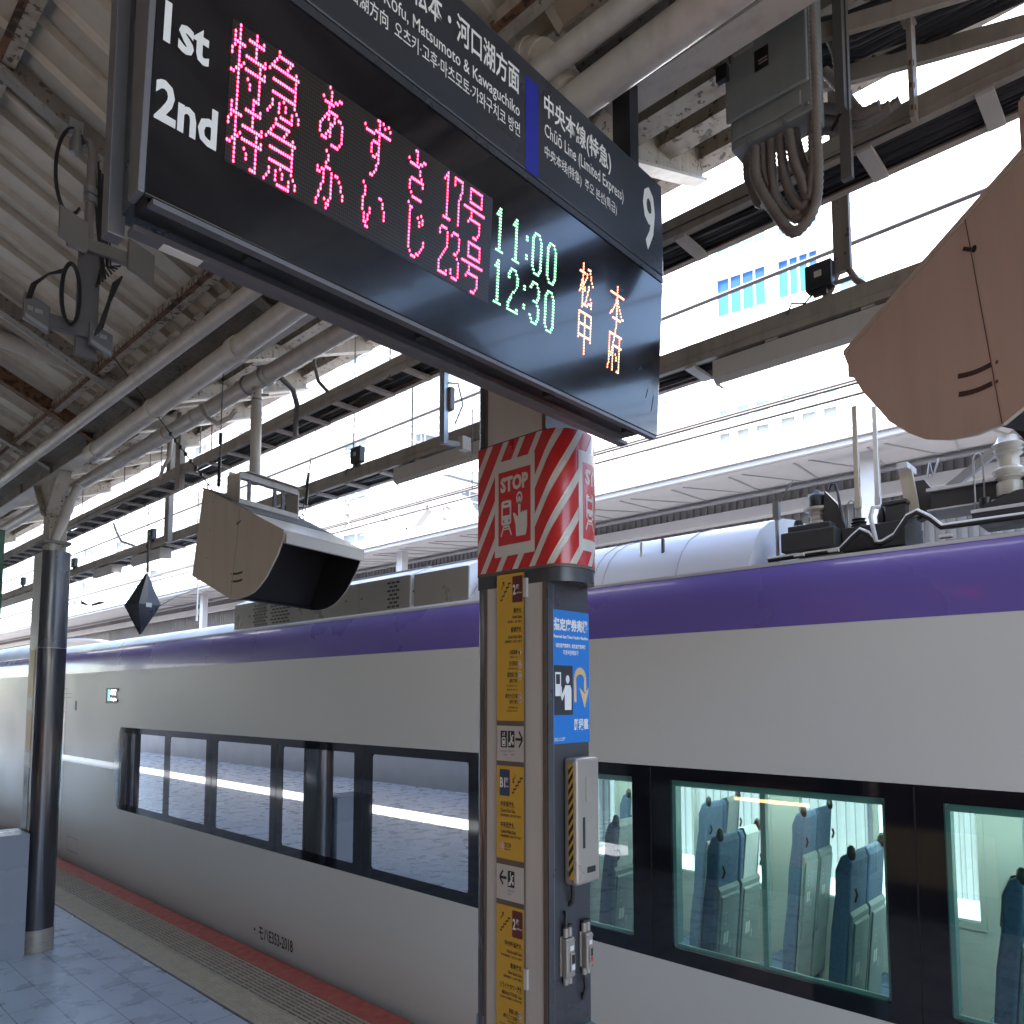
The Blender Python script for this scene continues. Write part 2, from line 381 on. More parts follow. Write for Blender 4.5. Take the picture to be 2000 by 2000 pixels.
# longitudinal girder with haunches over the pillars
t = thing('roof_girder', (XV, 4, 3.8), 'deep dirty steel girder running along the pillar row with pale bottom flange', 'girder')
MB().box(1.787, 1.803, -5, 30, 3.812, 3.93).build('web', 'girder', t)
MB().box(1.75, 1.845, -5, 30, 3.80, 3.8115).build('bottom_flange', 'cream_clean', t)
for yc in (1.6, 6.88, 12.16, 17.44):
    mb = MB()
    for s in (-1, 1): mb.bar((1.795, yc + s * .06, 3.50), (1.795, yc + s * .34, 3.80), .095, .018)
    mb.prism([(yc - .05, 3.50), (yc + .05, 3.50), (yc + .33, 3.80), (yc - .33, 3.80)], lambda u, v, w: (w, u, v), 1.786, 1.804)
    mb.build('haunch', 'cream', t)
mb = MB()
for i in range(40): mb.box(1.765, 1.825, -4.6 + i * .88, -4.585 + i * .88, 3.813, 3.92)
mb.build('stiffener', 'girder', t)
# transverse rafters
def rafter(yc, m, label, h=.12, w=.07, wing=True):
    r = thing('roof_rafter', (XV, yc, zl(XV)), label, 'rafter', 'rafters under the platform roof')
    def pr(x0, x1, zf, dz0, dz1, hw): return MB().prism([(x0, zf(x0)+dz0), (x1, zf(x1)+dz0), (x1, zf(x1)+dz1), (x0, zf(x0)+dz1)], lambda u, v, q: (u, q, v), yc - hw, yc + hw)
    pr(XR, 1.78, zl, -h, -.025, .008).build('web', m, r)
    pr(XR, 1.78, zl, -h - .012, -h - .001, w / 2).build('bottom_flange', m, r)
    pr(1.84, 3.0, zw, -.08, .07, .010).build('wing_web', 'cream', r)
    pr(1.84, 3.0, zw, -.095, -.081, w / 2).build('wing_flange', 'cream_clean', r)
    return r
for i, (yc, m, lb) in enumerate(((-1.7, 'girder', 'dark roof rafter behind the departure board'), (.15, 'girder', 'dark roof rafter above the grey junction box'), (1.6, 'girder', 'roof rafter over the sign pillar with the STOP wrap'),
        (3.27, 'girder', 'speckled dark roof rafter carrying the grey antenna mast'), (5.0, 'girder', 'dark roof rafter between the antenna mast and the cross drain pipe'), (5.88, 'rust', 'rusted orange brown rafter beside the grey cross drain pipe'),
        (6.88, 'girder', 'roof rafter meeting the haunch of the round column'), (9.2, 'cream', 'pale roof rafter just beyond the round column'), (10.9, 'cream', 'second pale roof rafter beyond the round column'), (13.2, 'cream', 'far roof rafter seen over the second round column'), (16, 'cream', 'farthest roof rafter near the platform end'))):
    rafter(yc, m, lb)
for yc, lb in ((2.45, 'pale wing bracket behind the departure board near the ladder tray'), (4.2, 'pale wing bracket above the hooded monitor with the black inside'), (5.3, 'pale wing bracket left of the monitor hanger pole'), (7.7, 'pale wing bracket beside the round column pipe'), (8.4, 'pale wing bracket past the round column pipe')):
    mb = MB().prism([(1.88, zw(1.88) - .07), (3.02, zw(3.02) - .05), (3.02, zw(3.02) + .085), (1.88, zw(1.88) + .085)], lambda u, v, q: (u, q, v), yc - .035, yc + .035)
    tag(mb.build('wing_bracket', 'cream'), lb, 'roof bracket', 'brackets under the roof wing')
# purlins
def purlin(x, zf, m, label, dz=-.03, w=.045, h=.075, slots=False, y0=-5, y1=30):
    r = thing('roof_purlin', (x, 4, zf(x) + dz - h), label, 'purlin', 'purlins along the roof')
    z1 = zf(x) + dz; z0 = z1 - h
    MB().box(x - w/2, x + w/2, y0, y1, z0, z1).build('angle_bar', m, r)
    MB().box(x - w/2 - .025, x - w/2 - .001, y0, y1, z0 - .006, z0).build('lip', 'rust' if slots else m, r)
    if slots:
        mb = MB(); y = 2.2
        while y < 9:
            mb.box(x - w/2 - .002, x - w/2 - .0005, y, y + .006, z0 + .022, z0 + .05); y += .055 + .02 * (int(y * 40) % 2)
        mb.build('bolt_slots', 'black', r)
    return r
purlin(.63, zl, 'cream_rust', 'cream bolted purlin crossing the roof sheets at the top left corner', slots=True)
purlin(1.53, zl, 'cream_rust', 'slotted cream purlin along the bottom of the left roof slope', slots=True)
purlin(-.3, zl, 'cream', 'cream purlin high near the roof ridge')
purlin(2.38, zw, 'cream_rust', 'rust speckled wing purlin nearest the drain pipe', dz=.10, w=.08, h=.11)
purlin(2.67, zw, 'cream_rust', 'rust speckled middle purlin of the roof wing', dz=.10, w=.08, h=.11)
purlin(3.02, zw, 'cream_rust', 'rust speckled edge purlin of the roof wing', dz=.10, w=.08, h=.11)

# ================================================================== PIPES
def pipe(name, pts, r, m, label, collars=(), cat='pipe', group=None, n=16, cm=None):
    p = MB().tube(pts, r, n).build(name, m, smooth=50); tag(p, label, cat, group)
    for a, b in collars:
        MB().tube([a, b], r * 1.13, n).build('collar', cm or m, p, smooth=50)
    return p
pipe('drain_pipe', [(1.55, -4, 3.835), (1.55, 28, 3.815)], .036, 'cream_clean', 'long upper drain pipe hung in front of the girder')
def zB(y): return 3.775 - .030 * y
pipe('drain_pipe', [(1.62, -4, zB(-4)), (1.62, 5.35, zB(5.35))], .052, 'cream_clean', 'thick sloping drain pipe passing behind the departure board',
     [((1.62, 3.3, zB(3.3)), (1.62, 3.36, zB(3.36))), ((1.62, 4.3, zB(4.3)), (1.62, 4.34, zB(4.34))), ((1.62, 5.22, zB(5.22)), (1.62, 5.35, zB(5.35)))])
a, b = PY(-60, 640, 5.45), PY(385, 800, 5.45)
xc = pipe('cross_drain_pipe', [(a.x, 5.45, a.z), (b.x, 5.45, b.z)], .052, 'greycross' if False else 'cream_clean', 'grey drain pipe crossing under the left roof slope with a small white label',
     [((b.x - .13, 5.45, b.z + .01), (b.x - .02, 5.45, b.z)), ((b.x - .01, 5.45, b.z), (b.x + .03, 5.45, b.z - .003))])
q = PY(163, 737, 5.39); MB().box(q.x - .06, q.x + .06, 5.392, 5.396, q.z - .012, q.z + .018).build('label_sticker', 'white', xc)
pipe('service_pipe', [(2.05, 2.2, 3.84), (2.05, 28, 3.84)], .047, 'cream_clean', 'long thick service pipe outside the girder that carries the monitor pole',
     [((2.05, 3.80, 3.84), (2.05, 4.14, 3.84)), ((2.05, 4.75, 3.84), (2.05, 4.80, 3.84)), ((2.05, 5.2, 3.84), (2.05, 5.42, 3.84))])
# downpipe at the round column and a grey bend near the hanger pole
pipe('downpipe', [(1.95, 6.70, 3.74), (1.93, 6.72, 3.70), (1.90, 6.75, 3.60), (1.88, 6.78, 3.48), (1.83, 6.86, 3.30), (1.81, 6.88, 3.20)], .035, 'cream_clean', 'bent white downpipe running into the top of the round column',
     [((1.897, 6.753, 3.585), (1.886, 6.77, 3.52))])
P0 = PX(545, 735, 2.1); P1 = PX(572, 760, 2.2); P2 = PX(580, 790, 2.28); P3 = PX(578, 815, 2.32)
pipe('flexible_pipe', [(2.06, P0.y + .05, P0.z + .03), P0, P1, P2, P3, P3 - Vector((0, 0, .12))], .016, 'cable_g', 'dark grey bent hose beside the monitor hanger pole', n=10)
pipe('flexible_pipe', [PX(*q, 1.97) for q in ((392, 792), (403, 815), (425, 828), (450, 815), (460, 800))], .014, 'cream_clean', 'cream sagging hose under the drain pipe joint', n=10)
pipe('flexible_pipe', [PX(*q, 2.2) for q in ((330, 830), (336, 860), (332, 890), (318, 915), (312, 935))], .013, 'cream_clean', 'cream hose dropping to the cable ladder left of the monitor', n=10)
pipe('flexible_pipe', [PX(*q, 2.6) for q in ((222, 1022), (228, 1040), (238, 1058), (262, 1066))], .012, 'cream_clean', 'short cream hose bending onto the lower cable ladder', n=10)
pipe('flexible_pipe', [PX(*q, 2.15) for q in ((612, 665), (614, 710), (622, 745), (640, 765))], .010, 'cable_g', 'thin dark hose hanging behind the board corner', n=8)
# the big ribbed duct behind the board
mb = MB(); ds = [PX(*q, 1.62) for q in ((1025, 115), (1045, 108), (1070, 120), (1095, 150), (1110, 185))]
mb.tube(ds, .05, 18); o = tag(mb.build('ribbed_duct', 'cream_clean', smooth=50), 'short ribbed cream duct elbow rising behind the board header', 'duct')
mb = MB()
for i in range(4):
    a = ds[i] * .5 + ds[i+1] * .5; d = (ds[i+1] - ds[i]).normalized(); mb.tube([a - d * .004, a + d * .004], .0535, 18)
mb.build('rib', 'beige_l', o, smooth=50)

# ================================================================== CABLE LADDERS, their hangers and cables
def ladder(x0, x1, z0, z1, label, pitch, y0=-3, y1=28, off=0):
    r = thing('cable_ladder', ((x0+x1)/2, 3, z0), label, 'cable tray', 'cable ladders under the roof edge')
    for x, s in ((x0, 1), (x1, -1)):
        mb = MB().box(x - .005, x + .005, y0, y1, z0, z1).box(x + s * .005, x + s * .024, y0, y1, z0, z0 + .006).box(x + s * .005, x + s * .024, y0, y1, z1 - .006, z1)
        mb.box(x - .008, x - .005, y0, y1, z0 + (z1-z0)*.33, z0 + (z1-z0)*.36)
        mb.build('rail', 'tray', r)
    y = y0 + .1 + off; k = 0
    while y < y1 and k < 95:
        MB().box(x0 + .006, x1 - .006, y, y + .045, z0 - .010, z0 + .004).build('rung', 'rung', r); y += pitch; k += 1
    return r
lad1 = ladder(2.35, 2.54, 3.715, 3.79, 'upper cable ladder of tan steel packed with black cables', .325)
lad2 = ladder(2.75, 2.93, 3.41, 3.495, 'lower cable ladder of tan steel above the strip lights', .36, off=.1)
def cables(x0, x1, z, n, label, seed):
    rnd = random.Random(seed); mb = MB()
    for i in range(n):
        x = x0 + (x1 - x0) * (i + .5) / n; ph = rnd.random() * 6; rr = rnd.uniform(.007, .013); pts = []
        for j in range(46): y = -3 + j * .68; pts.append((x + .012 * math.sin(y * 1.7 + ph), y, z + rnd.uniform(-.004, .012) + .008 * math.sin(y * 2.3 + ph)))
        mb.tube(pts, rr, 6)
    for i in range(5):                                # loose thin strands
        x = rnd.uniform(x0, x1); pts = []
        for j in range(60): y = -2 + j * .36; pts.append((x + .05 * math.sin(y * 1.1 + i), y, z - .012 + .006 * math.sin(y * 3 + i)))
        mb.tube(pts, .0028, 5)
    return tag(mb.build('cable_bundle', 'cable', smooth=60), label, 'cables', kind='stuff')
cables(2.37, 2.525, 3.738, 11, 'black cables lying in the upper cable ladder', 1)
cables(2.77, 2.915, 3.432, 10, 'black cables lying in the lower cable ladder', 2)
# hanger rods of the ladders
rods = []
for x, zt, zb, ys, who in ((2.36, zw(2.36), 3.70, (3.1, 4.55, 5.2, 6.1, 6.9, 8.0), 'upper'), (2.76, zw(2.76), 3.40, (2.55, 3.4, 4.0, 5.4, 6.3, 7.4), 'lower')):
    for k, y in enumerate(ys):
        o = MB().tube([(x, y, zb), (x, y, zt)], .0045, 6).box(x - .016, x + .016, y - .008, y + .008, zb - .006, zb).build('hanger_rod', 'cable_g')
        n_ = ('first', 'second', 'third', 'fourth', 'fifth', 'sixth')[k]
        tag(o, f'thin dark hanger rod, {n_} from the right on the {who} cable ladder', 'rod', 'thin rods holding the cable ladders')
for x, zt, zb, px, py, lb in ((2.35, zw(2.35), 3.70, 352, 900, 'pale steel channel hanger left of the beige monitor hood'), (2.62, 4.3, 3.45, 330, 1000, 'grey double channel hanger down to the lower ladder left of the monitor')):
    q = PX(px, py, x)
    o = MB().box(x - .02, x + .02, q.y - .045, q.y + .045, zb - .1, zt).box(x - .024, x - .020, q.y - .012, q.y + .012, zb - .1, zt).build('channel_hanger', 'tray'); tag(o, lb, 'bracket')
q = PX(1640, 480, 2.75)                               # forked steel post between the ladders
o = thing('forked_hanger', (2.78, q.y, 3.5), 'dark forked steel post joining the lower ladder to the roof behind the small speaker', 'bracket')
MB().box(2.765, 2.79, q.y - .03, q.y + .03, 3.58, zw(2.78)).build('post', 'girder', o)
for s in (-1, 1): MB().tube([(2.778, q.y + s * .018, 3.66), (2.778, q.y + s * .022, 3.58), (2.778, q.y + s * .045, 3.53), (2.778, q.y + s * .075, 3.50)], .012, 8).build('fork_leg', 'girder', o, smooth=50)
MB().box(2.765, 2.79, q.y - .03, q.y + .03, 3.545, 3.552).build('cross_plate', 'tray', o)
q = PX(1780, 200, 2.3)                                # slotted hanger at upper right
o = thing('slotted_hanger', (2.325, q.y, 3.7), 'rusty slotted flat bar holding the upper ladder at the top right', 'bracket')
MB().bar((2.325, q.y + .0, 3.70), (2.325, q.y + .0, 4.02), .014, .045).bar((2.325, q.y, 4.0), (2.20, q.y + .08, 4.35), .014, .04).build('flat_bar', 'tray', o)
mb = MB()
for z in (3.73, 3.80, 3.87): mb.lathe((2.31, q.y, z), [(.0, -.008), (.009, -.008), (.009, .008), (0, .008)], 8)
mb.build('bolt', 'rust', o)
# cross tray at the top right corner, with cables
o = thing('cross_tray', (2.2, .5, 4.0), 'tan cross tray with black cables in the top right corner of the roof', 'cable tray')
MB().bar((2.12, .80, 3.98), (2.32, .30, 3.98), .02, .05).bar((2.4, .86, 4.05), (2.62, .30, 4.05), .02, .06).build('rail', 'tray', o)
mb = MB(); rnd = random.Random(5)
for i in range(12):
    x = 2.22 + .02 * i; mb.tube([(x, .9, 4.1 + rnd.uniform(0, .06)), (x + .05, .7, 4.06 + rnd.uniform(0, .05)), (x + .09, .5, 4.09), (x + .1, .2, 4.05 + rnd.uniform(0, .06))], rnd.uniform(.008, .016), 7)
mb.build('cables', 'cable', o, smooth=60)
# ================================================================== DEPARTURE BOARD
BD = thing('departure_board', (1.1, 1.16, 2.75), 'large hanging departure board with red, green and orange dot letters and the number 9', 'departure board')
def yd(z): return 1.121 - .06 * (z - 2.75)
def fd(e): return lambda u, v: Vector((u, yd(v) - e, v))
def fh(e): return lambda u, v: Vector((u, 1.093 - e, v))
XL, XRB = .395, 1.812
core = MB().prism([(1.129, 2.772), (1.255, 2.772), (1.255, 3.2), (1.105, 3.2)], lambda u, v, w: (w, u, v), XL + .006, XRB - .004).build('cabinet', 'dark', BD)
MB().prism([(1.093, 3.222), (1.2315, 3.222), (1.2315, 3.497), (1.093, 3.497)], lambda u, v, w: (w, u, v), XL, XRB + .003).build('header_panel', 'signface', BD, bevel=.004)
MB().prism([(yd(3.218), 3.2005), (1.20, 3.2005), (1.20, 3.218), (yd(3.218), 3.218)], lambda u, v, w: (w, u, v), XL + .002, XRB).build('header_bezel', 'dark', BD)
dg = MB().prism([(yd(2.752), 2.752), (yd(2.752) + .008, 2.752), (yd(3.1975) + .008, 3.1975), (yd(3.1975), 3.1975)], lambda u, v, w: (w, u, v), XL, XRB).build('display_panel', 'disp', BD, bevel=.0015)
MB().flat([rect(.511, 2.864, 1.1135, 3.1025)], fd(.0006)).build('dot_matrix', 'matrix', dg)
# frame: two posts at the near end, front and rear rails along the bottom
MB().prism([(yd(2.752), 2.752), (1.160, 2.752), (1.160, 3.2), (yd(3.2), 3.2)], lambda u, v, w: (w, u, v), XL - .010, XL - .0003).build('end_post', 'signgrey', BD, bevel=.0012)
MB().box(XL - .014, XL + .012, 1.232, 1.262, 2.735, 3.497).build('end_post', 'signgrey', BD, bevel=.0015)
MB().box(XL + .013, XRB - .002, yd(2.75) + .002, 1.146, 2.7465, 2.7515).box(XL + .013, XRB - .002, yd(2.75) + .001, yd(2.75) + .004, 2.742, 2.7465).build('front_rail', 'signgrey', BD)
MB().box(XL + .013, 1.775, 1.198, 1.224, 2.735, 2.745).build('rear_rail', 'signgrey', BD)
MB().box(XL + .013, 1.775, 1.146, 1.198, 2.757, 2.771).build('underside', 'black', BD)
mb = MB()
for a, b in ((.43, .575), (.60, .95), (.975, 1.36), (1.385, 1.70)):
    for dy in (1.1495, 1.1545): mb.box(a, b, dy, dy + .0022, 2.753, 2.7565)
mb.build('slot', 'cable', BD)
mb = MB()
for x in (.585, .965, 1.372, 1.712): mb.box(x - .012, x + .012, 1.148, 1.168, 2.744, 2.757)
mb.build('latch', 'black', BD)
st = MB().box(.455, .52, 1.2005, 1.2215, 2.7335, 2.7349).build('maker_sticker', 'white', BD)
mb = MB()
for x0, x1 in ((.33, .345),): pass
for x in (.50, 1.735): MB().box(x - .022, x + .022, 1.135, 1.195, 3.498, 4.2).build('hanger_post', 'black', BD)
# header marks and lettering
def hd(X, Z):
    g = 1.093 / (1.121 - .06 * (Z - 2.75)); return X * g, 2 + (Z - 2) * g
def hbox(l, r, b, t):
    a = hd(l, b); c = hd(r, t); return (hd(l, (b+t)/2)[0], a[1], hd(r, (b+t)/2)[0], c[1])
MB().flat([rect(*hbox(1.207, 1.2516, 3.2235, 3.439))], fh(.0006)).build('blue_bar', 'blue', BD)
mb = MB(); F = fh(.0008)
text(mb, '中央本線(特急)', hbox(1.268, 1.5395, 3.377, 3.440), F, .016)
text(mb, 'Chūō Line (Limited Express)', hbox(1.2735, 1.601, 3.328, 3.369), F, .004)
text(mb, '中央本线(特急)  주오 본선(특급)', hbox(1.277, 1.573, 3.283, 3.3165), F, .004)
text(mb, '9', hbox(1.697, 1.7585, 3.262, 3.4385), F, .018)
def rtext(mb, s, sub, subl, r, b, t, bold):
    g1 = glyphs(sub, bold); g2 = glyphs(s, bold); k = (r - subl) / (g1[3] - g1[2])
    text(mb, s, hbox(r - (g2[3] - g2[2]) * k, r, b, t), F, bold)
rtext(mb, '大月・甲府・松本・河口湖方面', '河口湖方面', .9851, 1.1798, 3.3785, 3.441, .016)
rtext(mb, 'Ōtsuki, Kōfu, Matsumoto & Kawaguchiko', 'Matsumoto & Kawaguchiko', .8712, 1.1855, 3.3215, 3.366, .004)
rtext(mb, '大月・甲府・松本・河口湖方向  오츠키·고후·마츠모토·가와구치코 방면', '오츠키·고후·마츠모토·가와구치코 방면', .8285, 1.1893, 3.2835, 3.317, .004)
mb.build('lettering', 'white', BD)
mb = MB()
text(mb, '1st', (.4071, 2.9945, .4774, 3.0589), fd(.0008), .030)
text(mb, '2nd', (.4007, 2.871, .497, 2.9365), fd(.0008), .030)
mb.build('row_lettering', 'white', dg)
# dot letters: one bitmap per glyph, each row a list of columns
def rows(s):
    out = []
    for part in s.split(';'):
        r = []
        for q in part.split(','):
            q = q.strip()
            if not q: continue
            if '-' in q: a, b = q.split('-'); r += list(range(int(a), int(b) + 1))
            else: r.append(int(q))
        out.append(r)
    return out
G = dict(
 toku='3,10;3,10,13;1,3,7-13;1,3,10;1-5,10;1,3,10,14;0,3,6-14;0,3,12;3,5,12,14;3,4,6-14;2,3,12;0,1,3,7,12;3,8,12;3,8,12;3,12;3,10-12',
 kyu='4;4-10;3,9;2,8,12;1-13;0,12;12;2-12;12;12;2-12;7,12;2,5,8,13;2,5,8,11,14;1,5,11,14;0,6-11',
 a='6;7;7,11,12;3,7,9,10;4-8;6;6-10;5,6,9,11,12;4,6,9,13;3,7,8,13;2,7,13;2,6,7,13;2,5,7,13;3-5,12;8-11',
 zu='7,8,10,13;8,11,14;8;0,6-14;1-5,8;8;5-8;4,8;4,8;4,7,8;5,6,8;8;7;7;6;4,5',
 sa='5,6;6;6,10,11;1,6,8,9;2-7;8;8;9;3-10;2,10;2;2;3;4-9',
 ka='5;6;6;5;5-7;1,3,4,8,10,11;1,2,4,8,12;4,8,13;4,8,13;3,8,14;3,8,14;2,8;2,5,7;1,6,7;1,6',
 i='0;1;1,9,10;1,11;0,11;0,12;0,4,12;0,4,12;1,3;1,3;1,2;2,3',
 ji='2;3,4;3,10;3,8,11;3,9,11;3,9;3;3;3;3,12;3,12;3,11;3,10;4,8,9;5-7',
 d1='2;1,2;0,2;2;2;2;2;2;2;2;2;2;2;0-4', d7='0-5;0,5;0,5;5;4;4;3;3;3;3;3;3;3;3',
 gou='4-12;4,12;4,12;4,12;4-12;;0-14;5;5;4-11;3,11;11;11;10;7-9',
 d2='1-4;0,5;0,5;5;5;5;4;3;2;1;0;0;0,5;0-5', d3='1-4;0,5;5;5;5;4;2,3;4;5;5;5;0,5;0,5;1-4',
 g1='2,3;1-3;0-3;2,3;2,3;2,3;2,3;2,3;2,3;2,3;2,3;2,3;2,3;0-5',
 g0='2-6;1,2,6,7;0,1,7,8;0,1,7,8;0,1,7,8;0,1,7,8;0,1,7,8;0,1,7,8;0,1,7,8;0,1,7,8;0,1,7,8;0,1,7,8;1,2,6,7;2-6',
 g2='2-6;1,2,6,7;0,1,7,8;0,1,7,8;7,8;7;6;4,5;3;2,3;1,2;0,1;0,1,7,8;0-8',
 g3='2-6;1,2,6,7;0,1,7,8;7,8;7,8;6,7;3-6;6,7;7,8;7,8;7,8;0,1,7,8;1,2,6,7;2-6',
 gc=';;;0,1;0,1;;;;;0,1;0,1',
 matsu='3;3,8-10;3,10;0-5,7,11;3,7,11;3,6,12;2,3,5,13;2-4,9;1,3,5,9;1,3,5,8;0,3,8;3,7,11;3,7,12;3,6,9-12;3-8,12;3',
 hon='7;7;7;0-14;7;6-8;6-8;5,7,9;4,7,10;3,7,11;1,2,7,12;0,7,13,14;3-11;7;7;7',
 kou='1-13;1,7,13;1,7,13;1,7,13;1-13;1,7,13;1,7,13;1,7,13;1-13;1,7,13;7;7;7;7;7',
 fu='7;7;1-14;1,6,12;1,6,12;1,5,12;1,5,7-14;1,4,5,12;1,4,5,12;1,3,5,8,12;1,3,5,9,12;1,5,9,12;1,5,12;1,5,12;0,5,12;0,5,10-12')
PXC, PZC = .0041, .00733
def led(mb, g, x0, r0, rx=.00155, rz=.0030):
    for r, cols in enumerate(rows(G[g])):
        for c in cols:
            u = x0 + c * PXC; v = 3.098 - (r + r0) * PZC
            mb.add([fd(.0016)(u + rx * math.cos(a), v + rz * math.sin(a)) for a in [R(30 + 60 * k) for k in range(6)]], [tuple(range(6))])
mb = MB()
for g, x, r in (('toku', .5133, 0), ('kyu', .5789, 0), ('a', .6709, 0), ('zu', .7731, 0), ('sa', .8751, 1), ('d1', .9735, 1), ('d7', 1.0019, 1), ('gou', 1.0308, 1),
                ('toku', .5133, 16), ('kyu', .5789, 16), ('ka', .6742, 16), ('i', .7759, 18), ('ji', .8745, 16), ('d2', .9666, 17), ('d3', .9995, 17), ('gou', 1.0308, 17)): led(mb, g, x, r)
mb.build('red_dot_letters', LEDR, dg)
mb = MB()
for g, x, r in (('g1', 1.1291, 1), ('g1', 1.1826, 1), ('gc', 1.2271, 1), ('g0', 1.2485, 1), ('g0', 1.3019, 1), ('g1', 1.1291, 17), ('g2', 1.1726, 17), ('gc', 1.2255, 17), ('g3', 1.2467, 17), ('g0', 1.3005, 17)): led(mb, g, x, r, .0014, .0026)
mb.build('green_dot_digits', LEDG, dg)
mb = MB()
for g, x, r in (('matsu', 1.4297, 0), ('hon', 1.5619, 0), ('kou', 1.427, 17), ('fu', 1.5584, 16)): led(mb, g, x, r)
mb.build('orange_dot_letters', LEDO, dg)
mb = MB()
for p, q in (((1.70, 2.905), (1.715, 2.925)), ((1.745, 2.845), (1.755, 2.872)), ((1.775, 2.815), (1.785, 2.862)), ((1.708, 2.915), (1.722, 2.918))): mb.flat([stroke(p, q, .0022)], fd(.0009))
mb.build('scratch', 'blackp', dg)

# ================================================================== SIGN PILLAR
PL = thing('sign_pillar', (1.81, 1.6, 0), 'square station pillar with rounded red and white STOP wrap and yellow gate signs', 'pillar')
XA, XB, YA, YB = 1.70, 1.9045, 1.447, 1.745
MB().box(XA + .004, XB, YA, YB - .01, 0, 3.9).build('core_casing', 'darkcol', PL)
for z0, z1 in ((1.0, 2.352), (2.83, 3.9)):            # pale cladding, brown trims and grey rounded far edge of the face to the left
    MB().box(XA, XA + .0035, 1.461, 1.699, z0 if z0 > 2 else 0, z1).build('pale_cladding', 'offwhite', PL)
    MB().box(XA - .003, XA + .0035, 1.6995, 1.708, z0 if z0 > 2 else 0, z1).box(XA - .003, XA + .0035, YA - .001, 1.4605, z0 if z0 > 2 else 0, z1).build('trim', 'brown', PL)
    MB().tube([(XA + .016, 1.727, z0 if z0 > 2 else 0), (XA + .016, 1.727, z1)], .0185, 16).build('edge_tube', 'greycol', PL, smooth=50)
MB().box(XA - .001, XA + .024, YA - .006, YA - .0012, 0, 2.352).build('corner_strip', 'darkcol', PL)
MB().box(XA + .0255, XA + .028, YA - .0035, YA - .0005, 0, 2.352).build('corner_bead', 'steel', PL)
CXE, AE, BE, YE = 1.803, .103, .075, 1.449
LF = 1.743 - YE                                       # flat run of the wrap, then a half ellipse round the front
_arc = []
_N = 240; _s = 0.0; _p = None
for i in range(_N + 1):
    a = math.pi * i / _N; P = (CXE - AE * math.cos(a), YE - BE * math.sin(a))
    if _p: _s += math.hypot(P[0] - _p[0], P[1] - _p[1])
    _arc.append((_s, P, a)); _p = P
SA = _s
def wrap(e):
    def f(s, z):
        if s <= LF: return Vector((XA - e, 1.743 - s, z))
        q = min(s - LF, SA); i = min(range(len(_arc)), key=lambda k: abs(_arc[k][0] - q)) if False else min(_N, max(0, int(q / SA * _N)))
        while i < _N and _arc[i][0] < q: i += 1
        while i > 0 and _arc[i-1][0] > q: i -= 1
        j = max(0, i - 1); s0, p0, a0 = _arc[j]; s1, p1, a1 = _arc[i]; k = 0 if s1 == s0 else (q - s0) / (s1 - s0)
        x = p0[0] + (p1[0]-p0[0])*k; y = p0[1] + (p1[1]-p0[1])*k; a = a0 + (a1-a0)*k
        n = Vector((-math.cos(a) / AE, -math.sin(a) / BE, 0)).normalized(); return Vector((x, y, z)) + n * e
    return f
def capsule(mb, z0, z1, e=0.0):
    f = wrap(e); ss = [0, LF * .5, LF] + [LF + SA * i / 40 for i in range(1, 41)]
    pts = [f(s, 0) for s in ss] + [Vector((CXE + AE + e, YB, 0)), Vector((XA - e, YB, 0))]
    n = len(pts); mb.add([(p.x, p.y, z0) for p in pts] + [(p.x, p.y, z1) for p in pts], [tuple(range(n)), tuple(range(n, 2*n))[::-1]] + [(i, n+i, n+(i+1)%n, (i+1)%n) for i in range(n)])
    return mb
ZS0, ZS1 = 2.405, 2.825
wr = capsule(MB(), ZS0, ZS1).build('stop_wrap', 'red', PL, smooth=40)
capsule(MB(), 2.395, 2.4045, .001).build('wrap_trim', 'brown', PL, smooth=40)
capsule(MB(), 2.352, 2.3945, -.002).build('collar', 'darkcol', PL, smooth=40)
mb = MB(); f = wrap(.0012); ST = LF + SA; NZ = 30    # white diagonal stripes
for k in range(-6, 10):
    for j in range(NZ):
        za = ZS0 + (ZS1 - ZS0) * j / NZ; zb = ZS0 + (ZS1 - ZS0) * (j + 1) / NZ
        sa = .012 + k * .0715 + (za - ZS0) / 1.70; sb = .012 + k * .0715 + (zb - ZS0) / 1.70
        for h0, h1 in ((0, .012), (.012, .0245)):
            q = [max(0, min(ST, x)) for x in (sa + h0, sa + h1, sb + h1, sb + h0)]
            if q[1] - q[0] < 1e-6 and q[2] - q[3] < 1e-6: continue
            mb.add([f(q[0], za), f(q[1], za), f(q[2], zb), f(q[3], zb)], [(0, 1, 2, 3)])
mb.build('white_stripes', 'stripew', wr)
